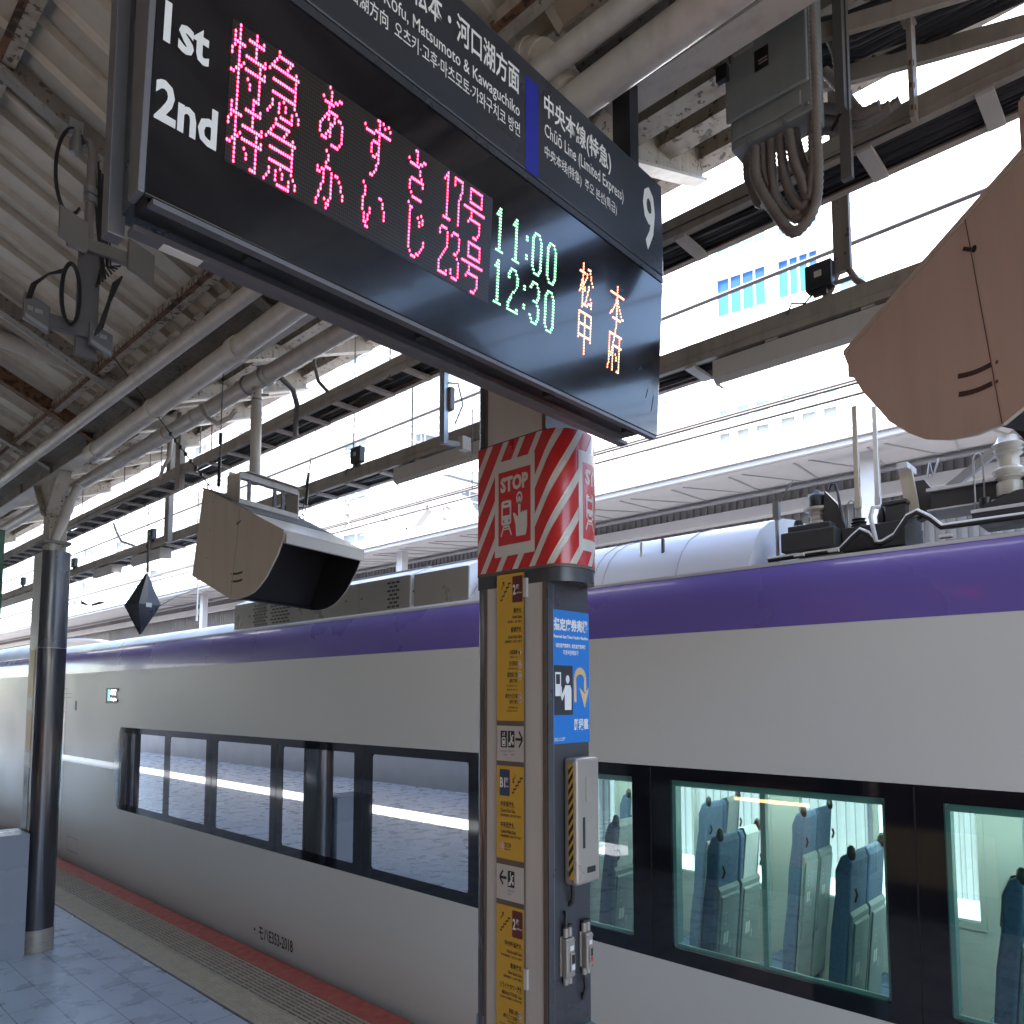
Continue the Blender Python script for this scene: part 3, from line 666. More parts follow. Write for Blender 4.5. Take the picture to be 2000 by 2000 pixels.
def stop_sign(s0):
    s1 = s0 + .172; z0, z1 = 2.450, 2.762
    def grid(a, b, c, d, e, n=14):
        mb = MB(); g = wrap(e)
        for i in range(n): mb.add([g(a+(b-a)*i/n, c), g(a+(b-a)*(i+1)/n, c), g(a+(b-a)*(i+1)/n, d), g(a+(b-a)*i/n, d)], [(0,1,2,3)])
        return mb
    pn = grid(s0, s1, z0, z1, .0022).build('stop_panel', 'stripew', wr)
    a, b, c, d = s0 + .0165, s1 - .0165, z0 + .036, z1 - .036
    grid(a, b, c, d, .0028).build('red_field', 'red', pn)
    g = wrap(.0036); F = lambda u, v: g(a + (b - a) * u, c + (d - c) * v)
    mb = MB(); text(mb, 'STOP', (.07, .715, .93, .925), F, .05)
    tr = [rrect(.10, .27, .41, .60, .06, .035)] + [[q for q in reversed(rect(.145, .40, .365, .505))]] + [[q for q in reversed(rect(.19, .545, .32, .568))]] + [list(reversed(ell(.17, .325, .022, .020, 10)))] + [list(reversed(ell(.34, .325, .022, .020, 10)))]
    mb.flat([tr], F)
    mb.flat([[(.145, .262), (.36, .262), (.31, .235), (.195, .235)], stroke((.17, .245), (.09, .125), .035, 1.0), stroke((.335, .245), (.42, .125), .035, 1.0), rect(.15, .205, .355, .222)], F)
    mb.flat([[(.565, .09), (.855, .09), (.90, .20), (.90, .40), (.875, .42), (.845, .395), (.82, .42), (.785, .395), (.76, .42), (.73, .395), (.70, .40), (.70, .60), (.665, .625), (.625, .60), (.625, .345), (.56, .385), (.50, .42), (.465, .40), (.545, .25)]], F)
    mb.flat([[ell(.662, .60, .095, .085, 22), list(reversed(ell(.662, .60, .055, .052, 22)))]], F)
    mb.build('stop_lettering', 'stripew', pn)
stop_sign(.0795); stop_sign(LF + .108)
mb = MB()                                             # torn corner of the wrap
g = wrap(.0018); mb.add([g(LF + .21, 2.80), g(LF + .235, 2.825), g(LF + .24, 2.70), g(LF + .222, 2.68)], [(0, 1, 2, 3)])
mb.build('torn_patch', 'white', wr)
capsule(MB(), 0, 1.004, -.001).build('base_guard', mat('base_guard', (.16, .25, .27), .35, noise=(4, .2)), PL, smooth=40)

# the yellow and white direction sign on the pillar
DS = thing('direction_sign', (XA, 1.592, .6), 'tall narrow sign of yellow and white panels listing station gates on the pillar', 'sign')
E_ = XA - .0075
MB().box(E_ + .0008, XA - .0004, 1.533, 1.650, .55, 2.392).build('back_plate', 'brown', DS)
for z0, z1, m in ((1.9285, 2.390, 'yellow'), (1.8035, 1.9125, 'offwhite'), (1.5045, 1.7885, 'yellow'), (1.3805, 1.4865, 'offwhite'), (.56, 1.3645, 'yellow')):
    MB().box(E_, E_ + .0006, 1.5345, 1.6485, z0, z1).build('sign_panel', m, DS)
for z in (2.31, 1.135): MB().box(XA - .011, XA - .0005, 1.520, 1.5325, z, z + .060).build('hinge', 'offwhite', DS)
def fy(e): return lambda u, v: Vector((E_ - e, -u, v))   # u = -Y grows to the right
def pb(ox, oy, l, r, ya, yb, k=300/1932):             # photo box on the sign plane -> (u0, v0, u1, v1)
    a = PX(ox + l*k, oy + ya*k, E_); b = PX(ox + l*k, oy + yb*k, E_); c = PX(ox + r*k, oy + ya*k, E_)
    return (-a.y, b.z, -c.y, a.z)
blk = MB(); F = fy(.0006)
def T(s, *a, bold=.012): text(blk, s, pb(*a), F, bold)
A1 = (900, 1050); A2 = (900, 1350); A3 = (900, 1700)
for s, o, l, r, ya, yb in (
  ('南改札', A1, 665, 768, 885, 960), ('South Gate', A1, 650, 768, 978, 1022), ('南检票口  남쪽 개찰구', A1, 592, 768, 1046, 1082),
  ('東南改札', A1, 630, 768, 1125, 1200), ('South East Gate', A1, 598, 768, 1228, 1275), ('东南检票口  동남쪽 개찰구', A1, 556, 768, 1295, 1332),
  ('小田急線', A1, 612, 714, 1412, 1472), ('Odakyu Line', A1, 618, 714, 1492, 1522), ('京王新線', A1, 610, 714, 1554, 1614), ('Keio New Line', A1, 604, 714, 1634, 1660),
  ('都営新宿線', A1, 586, 714, 1694, 1760), ('(新宿駅)', A1, 612, 714, 1776, 1834), ('Toei Shinjuku Line', A1, 575, 714, 1852, 1880), ('(Shinjuku Station)', A1, 580, 714, 1902, 1930),
  ('都営大江戸線', A2, 562, 714, 30, 92), ('(新宿駅)', A2, 612, 714, 108, 164), ('Toei Oedo Line', A2, 598, 714, 188, 216), ('(Shinjuku Station)', A2, 580, 714, 234, 264),
  ('エレベーター', A2, 503, 582, 732, 766), ('エスカレーター', A2, 592, 676, 732, 766), ('Elevator', A2, 540, 582, 786, 804), ('Escalator', A2, 628, 676, 786, 804),
  ('中央東改札', A2, 503, 675, 1372, 1446), ('Central East Gate', A2, 503, 688, 1466, 1514), ('中央东检票口  중앙 동쪽 개찰구', A2, 503, 760, 1532, 1568),
  ('中央西改札', A2, 503, 675, 1632, 1708), ('Central West Gate', A2, 503, 694, 1728, 1776), ('中央西检票口  중앙 서쪽 개찰구', A2, 503, 760, 1792, 1828),
  ('京王線', A2, 555, 632, 1898, 1958), ('Keio Line', A2, 555, 625, 1970, 1994),
  ('エスカレーター', A3, 590, 676, 230, 264), ('Escalator', A3, 590, 637, 284, 302),
  ('甲州街道改札', A3, 553, 770, 868, 938), ('Kōshū-kaidō Gate', A3, 582, 770, 985, 1030), ('甲州街道检票口  고슈카이도 개찰구', A3, 507, 770, 1028, 1064),
  ('新南改札', A3, 625, 770, 1160, 1232), ('New South Gate', A3, 598, 770, 1252, 1298), ('新南检票口  신남쪽 개찰구', A3, 540, 770, 1298, 1334),
  ('ミライナタワー改札', A3, 495, 770, 1380, 1460), ('MIRAINA TOWER Gate', A3, 520, 770, 1494, 1542), ('MIRAINA TOWER检票口  미라이나타워 개찰구', A3, 502, 770, 1552, 1586),
  ('副都心線', A3, 607, 716, 1728, 1790), ('(新宿三丁目駅)', A3, 532, 716, 1782, 1844), ('Fukutoshin Line', A3, 590, 716, 1872, 1900), ('(Shinjuku-sanchōme Station)', A3, 492, 716, 1890, 1918)):
    T(s, *o, l, r, ya, yb)
def stairs(o, l, r, ya, yb, n=5):
    u0, v0, u1, v1 = pb(*o, l, r, ya, yb); w = (u1-u0) / n; h = (v1-v0) / n
    for i in range(n):
        blk.flat([rect(u0 + i*w - (0 if i == 0 else w*.22), v0 + i*h, u0 + (i+1)*w, v0 + i*h + h*.36)], F)
        if i < n - 1: blk.flat([rect(u0 + (i+1)*w - w*.30, v0 + i*h, u0 + (i+1)*w, v0 + (i+1)*h + h*.36)], F)
def arrow(o, l, r, ya, yb, kind):
    u0, v0, u1, v1 = pb(*o, l, r, ya, yb); t = (u1-u0) * .16; cu, cv = (u0+u1)/2, (v0+v1)/2; A = 1.78
    if kind == 'ur': S = [((u0, v0), (u1, v1)), ((u1, v1 + t*.5), (u1, v0 + (v1-v0)*.45)), ((u1 + t*.4, v1), (u0 + (u1-u0)*.35, v1))]
    if kind == 'dl': S = [((u0, v0), (u1, v1)), ((u0, v0 - t*.5), (u0, v1 - (v1-v0)*.45)), ((u0 - t*.4, v0), (u1 - (u1-u0)*.35, v0))]
    if kind == 'r': S = [((u0, cv), (u1, cv)), ((u1, cv), (u1 - (u1-u0)*.5, v1)), ((u1, cv), (u1 - (u1-u0)*.5, v0))]
    if kind == 'l': S = [((u0, cv), (u1, cv)), ((u0, cv), (u0 + (u1-u0)*.5, v1)), ((u0, cv), (u0 + (u1-u0)*.5, v0))]
    for p, q in S: blk.flat([stroke(p, q, t, A)], F)
stairs(A1, 500, 632, 550, 800); stairs(A2, 645, 782, 1045, 1285); stairs(A3, 492, 628, 532, 752)
arrow(A1, 510, 547, 572, 660, 'ur'); arrow(A2, 656, 690, 1050, 1146, 'dl'); arrow(A3, 502, 540, 520, 604, 'ur'); arrow(A2, 688, 778, 506, 704, 'r'); arrow(A3, 490, 578, -12, 164, 'l')
for o, l, r, ya, yb in ((A2, 503, 582, 495, 704), (A2, 594, 676, 498, 706), (A3, 592, 676, 0, 206)): blk.flat([rect(*pb(*o, l, r, ya, yb))], F)
blk.build('lettering', 'blackp', DS)
wh = MB(); F2 = fy(.0010)
MB().flat([rrect(*pb(*A1, 650, 778, 490, 820), .003, .004), rrect(*pb(*A3, 648, 778, 498, 836), .003, .004)], F).build('floor_mark', 'maroon', DS)
MB().flat([rrect(*pb(*A2, 490, 617, 975, 1306), .003, .004)], F).build('floor_mark', 'navy', DS)
for s, o, l, r, ya, yb, bd in (('2', A1, 657, 694, 592, 720, .03), ('階', A1, 702, 736, 588, 650, .02), ('nd Floor', A1, 702, 772, 684, 706, .02), ('B1', A2, 496, 560, 1078, 1205, .03), ('階', A2, 567, 602, 1085, 1150, .02), ('Floor', A2, 567, 610, 1182, 1206, .02),
      ('2', A3, 654, 692, 600, 742, .03), ('階', A3, 700, 736, 612, 680, .02), ('nd Floor', A3, 700, 774, 718, 744, .02)): text(wh, s, pb(*o, l, r, ya, yb), F2, bd)
u0, v0, u1, v1 = pb(*A2, 503, 582, 495, 704); du, dv = u1-u0, v1-v0
def ic(us, vs): return u0 + du * us, v0 + dv * vs
wh.flat([[rect(*ic(.22, .08), *ic(.78, .60)), list(reversed(rect(*ic(.32, .14), *ic(.68, .52))))], rect(*ic(.36, .2), *ic(.64, .42)), stroke(ic(.38, .68), ic(.38, .92), du*.07), stroke(ic(.62, .68), ic(.62, .92), du*.07),
         [ic(.28, .76), ic(.38, .66), ic(.48, .76)], [ic(.52, .84), ic(.62, .94), ic(.72, .84)]], F2)
for o, a_ in (((A2), (594, 676, 498, 706)), ((A3), (592, 676, 0, 206))):
    u0, v0, u1, v1 = pb(*o, *a_); du, dv = u1-u0, v1-v0
    for p, q in (((.12, .25), (.32, .25)), ((.32, .25), (.68, .72)), ((.68, .72), (.86, .72)), ((.12, .14), (.38, .14)), ((.38, .14), (.74, .60)), ((.40, .86), (.44, .55)), ((.62, .38), (.84, .22)), ((.84, .22), (.70, .20)), ((.84, .22), (.84, .36))):
        wh.flat([stroke(ic(*p), ic(*q), du*.09, 1.78)], F2)
    wh.flat([ell(*ic(.42, .88), du*.07, dv*.05, 10)], F2)
wh.build('white_lettering', 'white', DS)
def ring(o, l, r, ya, yb, m, letter):
    u0, v0, u1, v1 = pb(*o, l, r, ya, yb); cu, cv = (u0+u1)/2, (v0+v1)/2; ru, rv = (u1-u0)/2, (v1-v0)/2
    b = MB().flat([ell(cu, cv, ru, rv)], F).build('line_symbol', 'white', DS)
    MB().flat([[ell(cu, cv, ru*.84, rv*.84), list(reversed(ell(cu, cv, ru*.55, rv*.55)))]], F2).build('ring', m, b)
    k = MB(); text(k, letter, (cu - ru*.22, cv - rv*.3, cu + ru*.22, cv + rv*.3), fy(.0013), .02); k.build('letter', 'blackp', b)
ring(A1, 726, 768, 1545, 1645, mat('line_pink', (.42, .06, .2), .4), 'KO'); ring(A1, 722, 768, 1680, 1795, mat('line_green', (.12, .2, .06), .4), 'S')
ring(A2, 722, 768, 22, 145, mat('line_crimson', (.38, .01, .06), .4), 'E'); ring(A2, 503, 545, 1890, 1990, mat('line_magenta', (.5, .05, .2), .4), 'KO'); ring(A3, 722, 768, 1776, 1898, mat('line_brown', (.2, .08, .04), .4), 'F')
u0, v0, u1, v1 = pb(*A1, 728, 766, 1405, 1480)
b = MB().flat([[(u0, v1), (u1, (v0+v1)/2), ((u0+u1)/2, v0), (u0 + (u1-u0)*.1, (v0+v1)/2)]], F).build('line_symbol', 'white', DS)
MB().flat([[(u0, v1), (u0 + (u1-u0)*.6, (v0+v1)/2), ((u0+u1)/2, v0), (u0 + (u1-u0)*.1, (v0+v1)/2)]], F2).build('wing_mark', 'navy', b)

# blue poster on the recessed face
def fr(e): return lambda u, v: Vector((u, YA - e, v))
def qb(ox, oy, l, r, ya, yb, k=300/1932):
    a = PY(ox + l*k, oy + ya*k, YA); b = PY(ox + l*k, oy + yb*k, YA); c = PY(ox + r*k, oy + ya*k, YA); return (a.x, b.z, c.x, a.z)
PO = MB().box(1.7295, 1.9075, YA - .0018, YA - .0003, 1.8605, 2.270).build('ticket_poster', 'poster')
tag(PO, 'blue poster for the reserved seat ticket machine with a yellow turning arrow', 'poster')
b = MB(); f = fr(.0022)
for s, o, l, r, ya, yb, bd in (('指定席券売機', A1, 1163, 1587, 1000, 1165, .035), ('Reserved Seat Ticket Vending Machine', A1, 1163, 1588, 1212, 1268, .03), ('指定座席售票机  指定座席售票機', A1, 1188, 1562, 1322, 1378, .02), ('지정석권매표기', A1, 1280, 1468, 1412, 1475, .02), ('階段裏', A2, 1422, 1598, 345, 490, .03), ('2022.12 SSPT', A2, 1172, 1308, 588, 630, .01)):
    text(b, s, qb(*o, l, r, ya, yb), f, bd)
b.build('lettering', 'white', PO)
u0, v0, u1, v1 = qb(*A1, 1165, 1400, 1602, 2234)
MB().flat([rect(u0, v0, u1, v1)], fr(.0021)).build('pictogram_field', mat('pictogram_dark', (.022, .024, .03), .4), PO)
b = MB(); f2 = fr(.0025); du, dv = u1-u0, v1-v0
b.flat([[rect(*ic(.06, .38), *ic(.36, .86)), list(reversed(rect(*ic(.10, .62), *ic(.31, .82))))], ell(*ic(.72, .72), du*.10, dv*.085, 16), [ic(.56, .10), ic(.92, .10), ic(.92, .52), ic(.86, .60), ic(.60, .60), ic(.50, .50), ic(.42, .42), ic(.40, .56), ic(.34, .60), ic(.33, .40), ic(.42, .28), ic(.56, .42)]], f2)
b.build('pictogram', 'white', PO)
u0, v0, u1, v1 = qb(*A1, 1412, 1600, 1615, 2110); du, dv = u1-u0, v1-v0
b = MB(); pts = [ic(.09, .08 + .0), ic(.09, .62)] + [(ic(.42 - .33*math.cos(a), .66 + .22*math.sin(a))) for a in [math.pi*i/12 for i in range(13)]] + [ic(.75, .35)]
for p, q in zip(pts, pts[1:]): b.flat([stroke(p, q, du*.16, 1.78)], f2)
b.flat([[ic(.36, .46), ic(.72, .30), ic(1.02, .46), ic(.72, -.08)]], f2); b.build('turn_arrow', 'gold', PO)

# emergency box, two push-button boxes and their cables on the recessed face
EB = thing('emergency_box', (1.835, 1.42, 1.44), 'taupe rounded call box with yellow and black stripes under the blue poster', 'call box')
X0, X1, Y0, Z0, Z1 = 1.775, 1.893, 1.397, 1.440, 1.817
MB().box(X0, X1, Y0, YA - .0005, Z0, Z1).build('housing', 'boxm', EB, bevel=.010)
mb = MB(); n = 11
for i in range(n):
    z = Z0 + .022 + (Z1 - Z0 - .044) * i / n; h = (Z1 - Z0 - .044) / n
    mb.flat([[(1.4085, z + h*.9), (1.4085, z + h*1.45), (1.4265, z + h*.55), (1.4265, z)]], lambda u, v: Vector((X0 - .0008, u, min(max(v, Z0 + .02), Z1 - .02))))
MB().flat([rect(1.4082, Z0 + .018, 1.4268, Z1 - .018)], lambda u, v: Vector((X0 - .0004, u, v))).build('yellow_band', mat('hazard_yellow', (.62, .38, .03), .5), EB)
mb.build('black_stripes', 'blackp', EB)
ff = lambda u, v: Vector((u, Y0 - .0006, v))
MB().box(1.822, 1.850, Y0 - .003, Y0 + .001, 1.685, 1.760).build('cover_plate', 'boxm', EB, bevel=.003)
MB().flat([rect(1.806, 1.548, 1.818, 1.640)], ff).build('slot', 'black', EB)
lab = MB().flat([rect(1.826, 1.472, 1.868, 1.490)], ff).build('name_plate', 'black', EB)
mb = MB(); text(mb, 'EMERGENCY', (1.812, 1.772, 1.858, 1.780), ff, .02) if False else None
mb = MB().tube([(1.80, 1.432, 1.445), (1.80, 1.43, 1.41), (1.803, 1.436, 1.385), (1.80, YA, 1.375)], .007, 8); mb.build('cable', 'cable', EB, smooth=60)
def switchbox(x0, x1, y0, z0, z1, label, stripes, red):
    s = thing('button_box', ((x0+x1)/2, YA, z0), label, 'button box', 'push button boxes on the pillar')
    MB().box(x0 + .004, x1, y0, y0 + .020, z0, z1).build('cover', 'boxm', s, bevel=.004)
    MB().box(x0, x1 - .006, y0 + .0205, YA - .0004, z0 + .004, z1 + .004).build('housing', 'boxm', s, bevel=.003)
    for k, x in enumerate((x0 + .012, x0 + .030)):
        MB().tube([(x, YA - .012, z1 + .003), (x, YA - .012, z1 + .030)], .0085, 10).build('gland', 'boxm', s, smooth=50)
        MB().tube([(x, YA - .012, z1 + .0302), (x, YA - .012, z1 + .038)], .0092, 10).build('gland_cap', 'black', s, smooth=50)
        MB().tube([(x, YA - .012, z0 + .004), (x, YA - .012, z0 - .018)], .0085, 10).build('gland', 'boxm', s, smooth=50)
    g = lambda u, v: Vector((u, y0 - .0006, v)); h = z1 - z0; w = x1 - x0
    rc = MB().box(x0 + w*.42, x1 - .004, y0 - .004, y0 - .0002, z0 + h*.16, z0 + h*.62).build('button_plate', 'boxm', s, bevel=.0015)
    g2 = lambda u, v: Vector((u, y0 - .0046, v))
    MB().flat([rect(x0 + w*.52, z0 + h*.36, x1 - .007, z0 + h*.57)], g2).build('button', 'black', s)
    MB().flat([rect(x0 + w*.52, z0 + h*.20, x1 - .007, z0 + h*.33)], g2).build('button', 'red' if red else 'white', s)
    MB().flat([rect(x0 + w*.46, z0 + h*.68, x1 - .006, z0 + h*.80)], g).build('label_sticker', 'white', s)
    mb = MB()
    for a in (x0 + .010, x1 - .005):
        for c in (z0 + .008, z1 - .008): mb.lathe((a, y0 - .001, c), [(.0, -.0025), (.0025, -.0025), (.0025, .0025), (0, .0025)], 8)
    mb.build('screw', 'steel', s)
    if stripes:
        MB().flat([rect(y0 + .022, z0 + .008, YA - .002, z1)], lambda u, v: Vector((x0 - .0005, u, v))).build('yellow_band', bpy.data.materials['hazard_yellow'], s)
        mb = MB()
        for i in range(4):
            z = z0 + .012 + i * .028; mb.flat([[(y0 + .022, z + .012), (y0 + .022, z + .026), (YA - .002, z + .012), (YA - .002, z - .001)]], lambda u, v: Vector((x0 - .0009, u, v)))
        mb.build('black_stripes', 'blackp', s)
    return s
s1 = switchbox(1.756, 1.800, 1.424, 1.171, 1.286, 'striped push button box with black and white buttons, left of the pair', True, False)
MB().tube([(1.768, YA - .012, 1.322), (1.768, YA - .014, 1.345), (1.775, YA - .010, 1.362), (1.78, YA, 1.355)], .006, 8).build('cable', 'cable', s1, smooth=60)
s2 = switchbox(1.845, 1.881, 1.418, 1.178, 1.283, 'plain brown push button box with a red button, right of the pair', False, True)
MB().tube([(1.857, YA - .012, 1.162), (1.862, YA - .014, 1.12), (1.855, YA - .008, 1.085), (1.86, YA, 1.10)], .006, 8).build('cable', 'cable', s2, smooth=60)

# ================================================================== ROUND COLUMN further down the platform
def round_column(x0, y0, label, strip=True):
    c = thing('round_column', (x0 + .1, y0 + .15, 0), label, 'pillar', 'dark columns along the platform')
    def cap(mb, z0, z1, e=0.0, dx=0.0):
        pts = [(x0 - e, y0)] + [(x0 + .1025 - (.1025 + e) * math.cos(math.pi*i/24), y0 - (.062 + e) * math.sin(math.pi*i/24)) for i in range(1, 24)] + [(x0 + .205 + e, y0), (x0 + .205 + e, y0 + .24), (x0 - e, y0 + .24)]
        n = len(pts); return mb.add([(p[0], p[1], z0) for p in pts] + [(p[0], p[1], z1) for p in pts], [tuple(range(n)), tuple(range(n, 2*n))[::-1]] + [(i, n+i, n+(i+1)%n, (i+1)%n) for i in range(n)])
    cap(MB(), .175, 2.40).build('lower_shaft', 'darkmir', c, smooth=40); cap(MB(), 2.407, 3.20).build('upper_shaft', 'greycol', c, smooth=40)
    cap(MB(), 2.4005, 2.4065, .002).build('ring_trim', 'steel', c, smooth=40)
    cap(MB(), .004, .1745, .006).build('base_band', 'boxm', c, smooth=40)
    MB().box(x0 + .03, x0 + .16, y0 - .03, y0 + .14, 3.201, 3.80).build('steel_post', 'cream', c)
    MB().box(x0 - .01, x0 + .19, y0 - .06, y0 + .18, 3.26, 3.285).build('clamp_plate', 'girder', c)
    MB().box(x0 - .0025, x0 - .0003, y0 + .005, y0 + .23, .18, 3.19).build('pale_cladding', 'offwhite', c)
    if strip:
        for z0, z1, m in ((2.02, 2.39, 'gold'), (1.90, 2.00, 'white'), (1.58, 1.88, 'gold'), (1.46, 1.56, 'white'), (.55, 1.44, 'black')):
            MB().box(x0 - .006, x0 - .003, y0 + .06, y0 + .19, z0, z1).build('sign_strip', m, c)
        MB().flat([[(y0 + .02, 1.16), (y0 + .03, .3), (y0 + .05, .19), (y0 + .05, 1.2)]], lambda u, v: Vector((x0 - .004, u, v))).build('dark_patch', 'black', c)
    return c
round_column(1.755, 6.88, 'dark polished round column at the left edge with narrow gold and white signs')
round_column(1.755, 12.16, 'second dark polished column farther along the platform', False)
q = PY(-40, 1875, 7.0)
cb = MB().box(1.30, 1.742, 6.80, 7.15, 0, .94).build('utility_cabinet', mat('cabinet_blue_grey', (.27, .29, .34), .22, noise=(2, .15))); tag(cb, 'pale blue grey floor cabinet standing against the round column', 'cabinet')
# ================================================================== HOODED MONITORS
PROF = [(-.057, 3.128), (-.127, 2.661), (.06, 2.575), (.189, 2.513), (.25, 2.511), (.306, 2.519), (.36, 2.538), (.40, 2.565), (.45, 2.61), (.487, 2.662), (.525, 2.715), (.55, 2.765), (.565, 2.80), (.573, 2.822)]
def monitor(p0, W, D, w, dz, label, back=True):
    """p0: point of the near panel's pivot; W: direction across the hood; D: direction the screen faces"""
    W, D = Vector(W), Vector(D); p0 = Vector(p0)
    c = p0 + W * (w / 2); t = thing('platform_monitor', (c.x, c.y, 2.51 + dz), label, 'monitor', 'hooded platform monitors')
    f = lambda u, v, q: Vector((p0.x, p0.y, dz)) + D * u + W * q + Vector((0, 0, v))
    MB().prism(PROF, f, 0, .012).build('side_panel', 'beige', t)
    MB().prism(PROF, f, w - .012, w - .0065).build('inner_side', 'hoodblk', t); MB().prism(PROF, f, w - .006, w).build('side_panel', 'beige', t)
    top = lambda u: 3.128 + (u + .057) * (2.822 - 3.128) / .63
    k = MB(); k.prism([(-.057, 3.13), (.573, 2.824), (.573, 2.836), (-.057, 3.142)], f, -.004, w + .004); hood = k.build('hood_top', 'beige', t)
    MB().prism([(-.03, top(-.03) + .0145), (.33, top(.33) + .0145), (.33, top(.33) + .018), (-.03, top(-.03) + .018)], f, .004, w - .004).build('dust_layer', 'dust', hood)
    MB().prism([(.555, 2.772), (.575, 2.772), (.575, 2.8235), (.555, 2.8235)], f, .013, w - .001).build('fascia', 'beige_l', t)
    MB().prism([(-.125, 2.67), (-.115, 2.665), (-.047, 3.115), (-.056, 3.118)], f, .013, w - .013).build('back_panel', 'beige', t)
    MB().prism([(-.12, 2.66), (.20, 2.514), (.20, 2.522), (-.115, 2.668)], f, .013, w - .013).build('floor_panel', 'hoodblk', t)
    sc_ = MB().prism([(.17, 2.56), (.20, 2.56), (.36, 2.90), (.33, 2.90)], f, .02, w * .26).build('screen', 'disp', t)
    MB().prism([(.14, 2.53), (.17, 2.53), (.33, 2.90), (.30, 2.90)], f, .014, w - .014).build('screen_surround', 'hoodblk', t)
    # slits, seam and rivets of the near panel
    g = lambda u, v: f(u, v, -.0012)
    mb = MB()
    for v0 in (2.605, 2.645): mb.flat([stroke((.205 + .012*i, v0 - .004*math.sin(math.pi*i/6) + .004 * i / 6), (.217 + .012*i, v0 - .004*math.sin(math.pi*(i+1)/6) + .004*(i+1)/6), .0085, 1.3) for i in range(6)], g)
    mb.flat([stroke((.235, 2.91), (.252, 2.922), .007, 1.2), ell(.228, 2.908, .006, .008, 8)], g)
    mb.build('slit', 'black', t)
    mb = MB().flat([stroke((.189, 2.514), (.245, 2.990), .0022)], g)
    for u, v in ((.03, 3.05), (.01, 2.9), (-.01, 2.75), (.195, 2.605), (.193, 2.645)): mb.flat([ell(u, v, .0035, .0045, 8)], g)
    mb.build('seam', 'brown', t)
    g = lambda u, v: Vector((p0.x, p0.y, dz)) + D * u + W * (w - .0128) + Vector((0, 0, v))
    sb = MB().flat([rect(.12, 2.625, .175, 2.655)], g).build('label_sticker', 'white', t); MB().flat([rect(.12, 2.593, .175, 2.623)], g).build('label_sticker', 'red', t)
    # bracket frame on the hood
    br = MB()
    for u in (.06, .30):
        br.prism([(u, top(u) + .016), (u + .09, top(u + .09) + .016), (u + .09, top(u) + .155), (u, top(u) + .155)], f, .07, .078) if u < .1 else None
    MB().prism([(.06, top(.06) + .014), (.16, top(.16) + .014), (.16, top(.06) + .135), (.06, top(.06) + .135)], f, .06, .068).build('bracket_end', 'cream_clean', t)
    MB().prism([(.06, top(.06) + .014), (.16, top(.16) + .014), (.16, top(.06) + .135), (.06, top(.06) + .135)], f, w - .11, w - .102).build('bracket_end', 'cream_clean', t)
    zb = top(.16) + .02; zt = top(.06) + .125
    for (z0, z1) in ((zb, zb + .028), (zt - .012, zt + .022)):
        MB().prism([(.140, z0), (.16, z0), (.16, z1), (.140, z1)], f, .069, w - .111).prism([(.062, z0 + .02), (.075, z0 + .02), (.075, z1 + .01), (.062, z1 + .01)], f, .069, w - .111).build('bracket_rail', 'cream_clean', t)
    MB().prism([(.04, zt + .024), (.18, zt + .024), (.18, zt + .030), (.04, zt + .030)], f, .10, w - .09).build('bracket_plate', 'tray', t)
    mb = MB()
    for q in (.12, .30, .36): mb.prism([(.148, zb), (.156, zb), (.156, zt), (.148, zt)], f, q, q + .022)
    mb.build('bracket_post', 'cable_g', t)
    for q, u in ((.02, -.03), (w - .02, .10)):
        o = f(u, top(u) + .03, q); MB().tube([o + Vector((.014*math.cos(a), 0, .018*math.sin(a))) for a in [2*math.pi*i/12 for i in range(13)]], .0028, 6).build('eye_bolt', 'black', t, smooth=60)
    return t, f, zt
a = R(13); W1 = (math.cos(a), math.sin(a), 0); D1 = (math.sin(a), -math.cos(a), 0)
c1 = Vector((2.05, 3.95, 0)); p1 = c1 - Vector(W1) * .295
mo, fm, zt1 = monitor(p1, W1, D1, .59, 0, 'beige hooded monitor with a black inside hanging from a white pole')
q = fm(.11, zt1 + .03, .29); qz = q.z
hp = MB().tube([(2.05, 3.945, 3.80), (2.05, 3.945, qz)], .030, 16).build('hanger_pole', 'cream_clean', smooth=50); tag(hp, 'short white hanger pole between the service pipe and the monitor hood', 'pole')
MB().tube([(2.05, 3.945, 3.72), (2.05, 3.945, 3.725)], .033, 16).build('collar', 'brown', hp, smooth=50)
mb = MB()
for s in (-1, 1): mb.tube([(2.05 + .056*math.cos(a), 3.945 + s*.10, 3.84 + .056*math.sin(a)) for a in [math.pi*i/8 + math.pi/2 for i in range(13)]], .007, 8)
mb.build('u_bolt', 'steel', hp, smooth=60)
mb = MB()
for z, s in ((3.755, -1), (3.755, 1)): mb.tube([(2.05 - .03, 3.945 + s*.02, z), (2.05 + .05 * s, 3.945 - .05, z)], .008, 8)
mb.build('bolt', 'steel', hp)
a = R(23.5); W2 = (math.cos(a), -math.sin(a), 0); D2 = (math.sin(a), math.cos(a), 0)
tip = Vector((1.905, .628, 0)); p2 = tip - Vector(D2) * .573
monitor(p2, W2, D2, .56, .040, 'large near beige hooded monitor with two dark slits at the right edge')
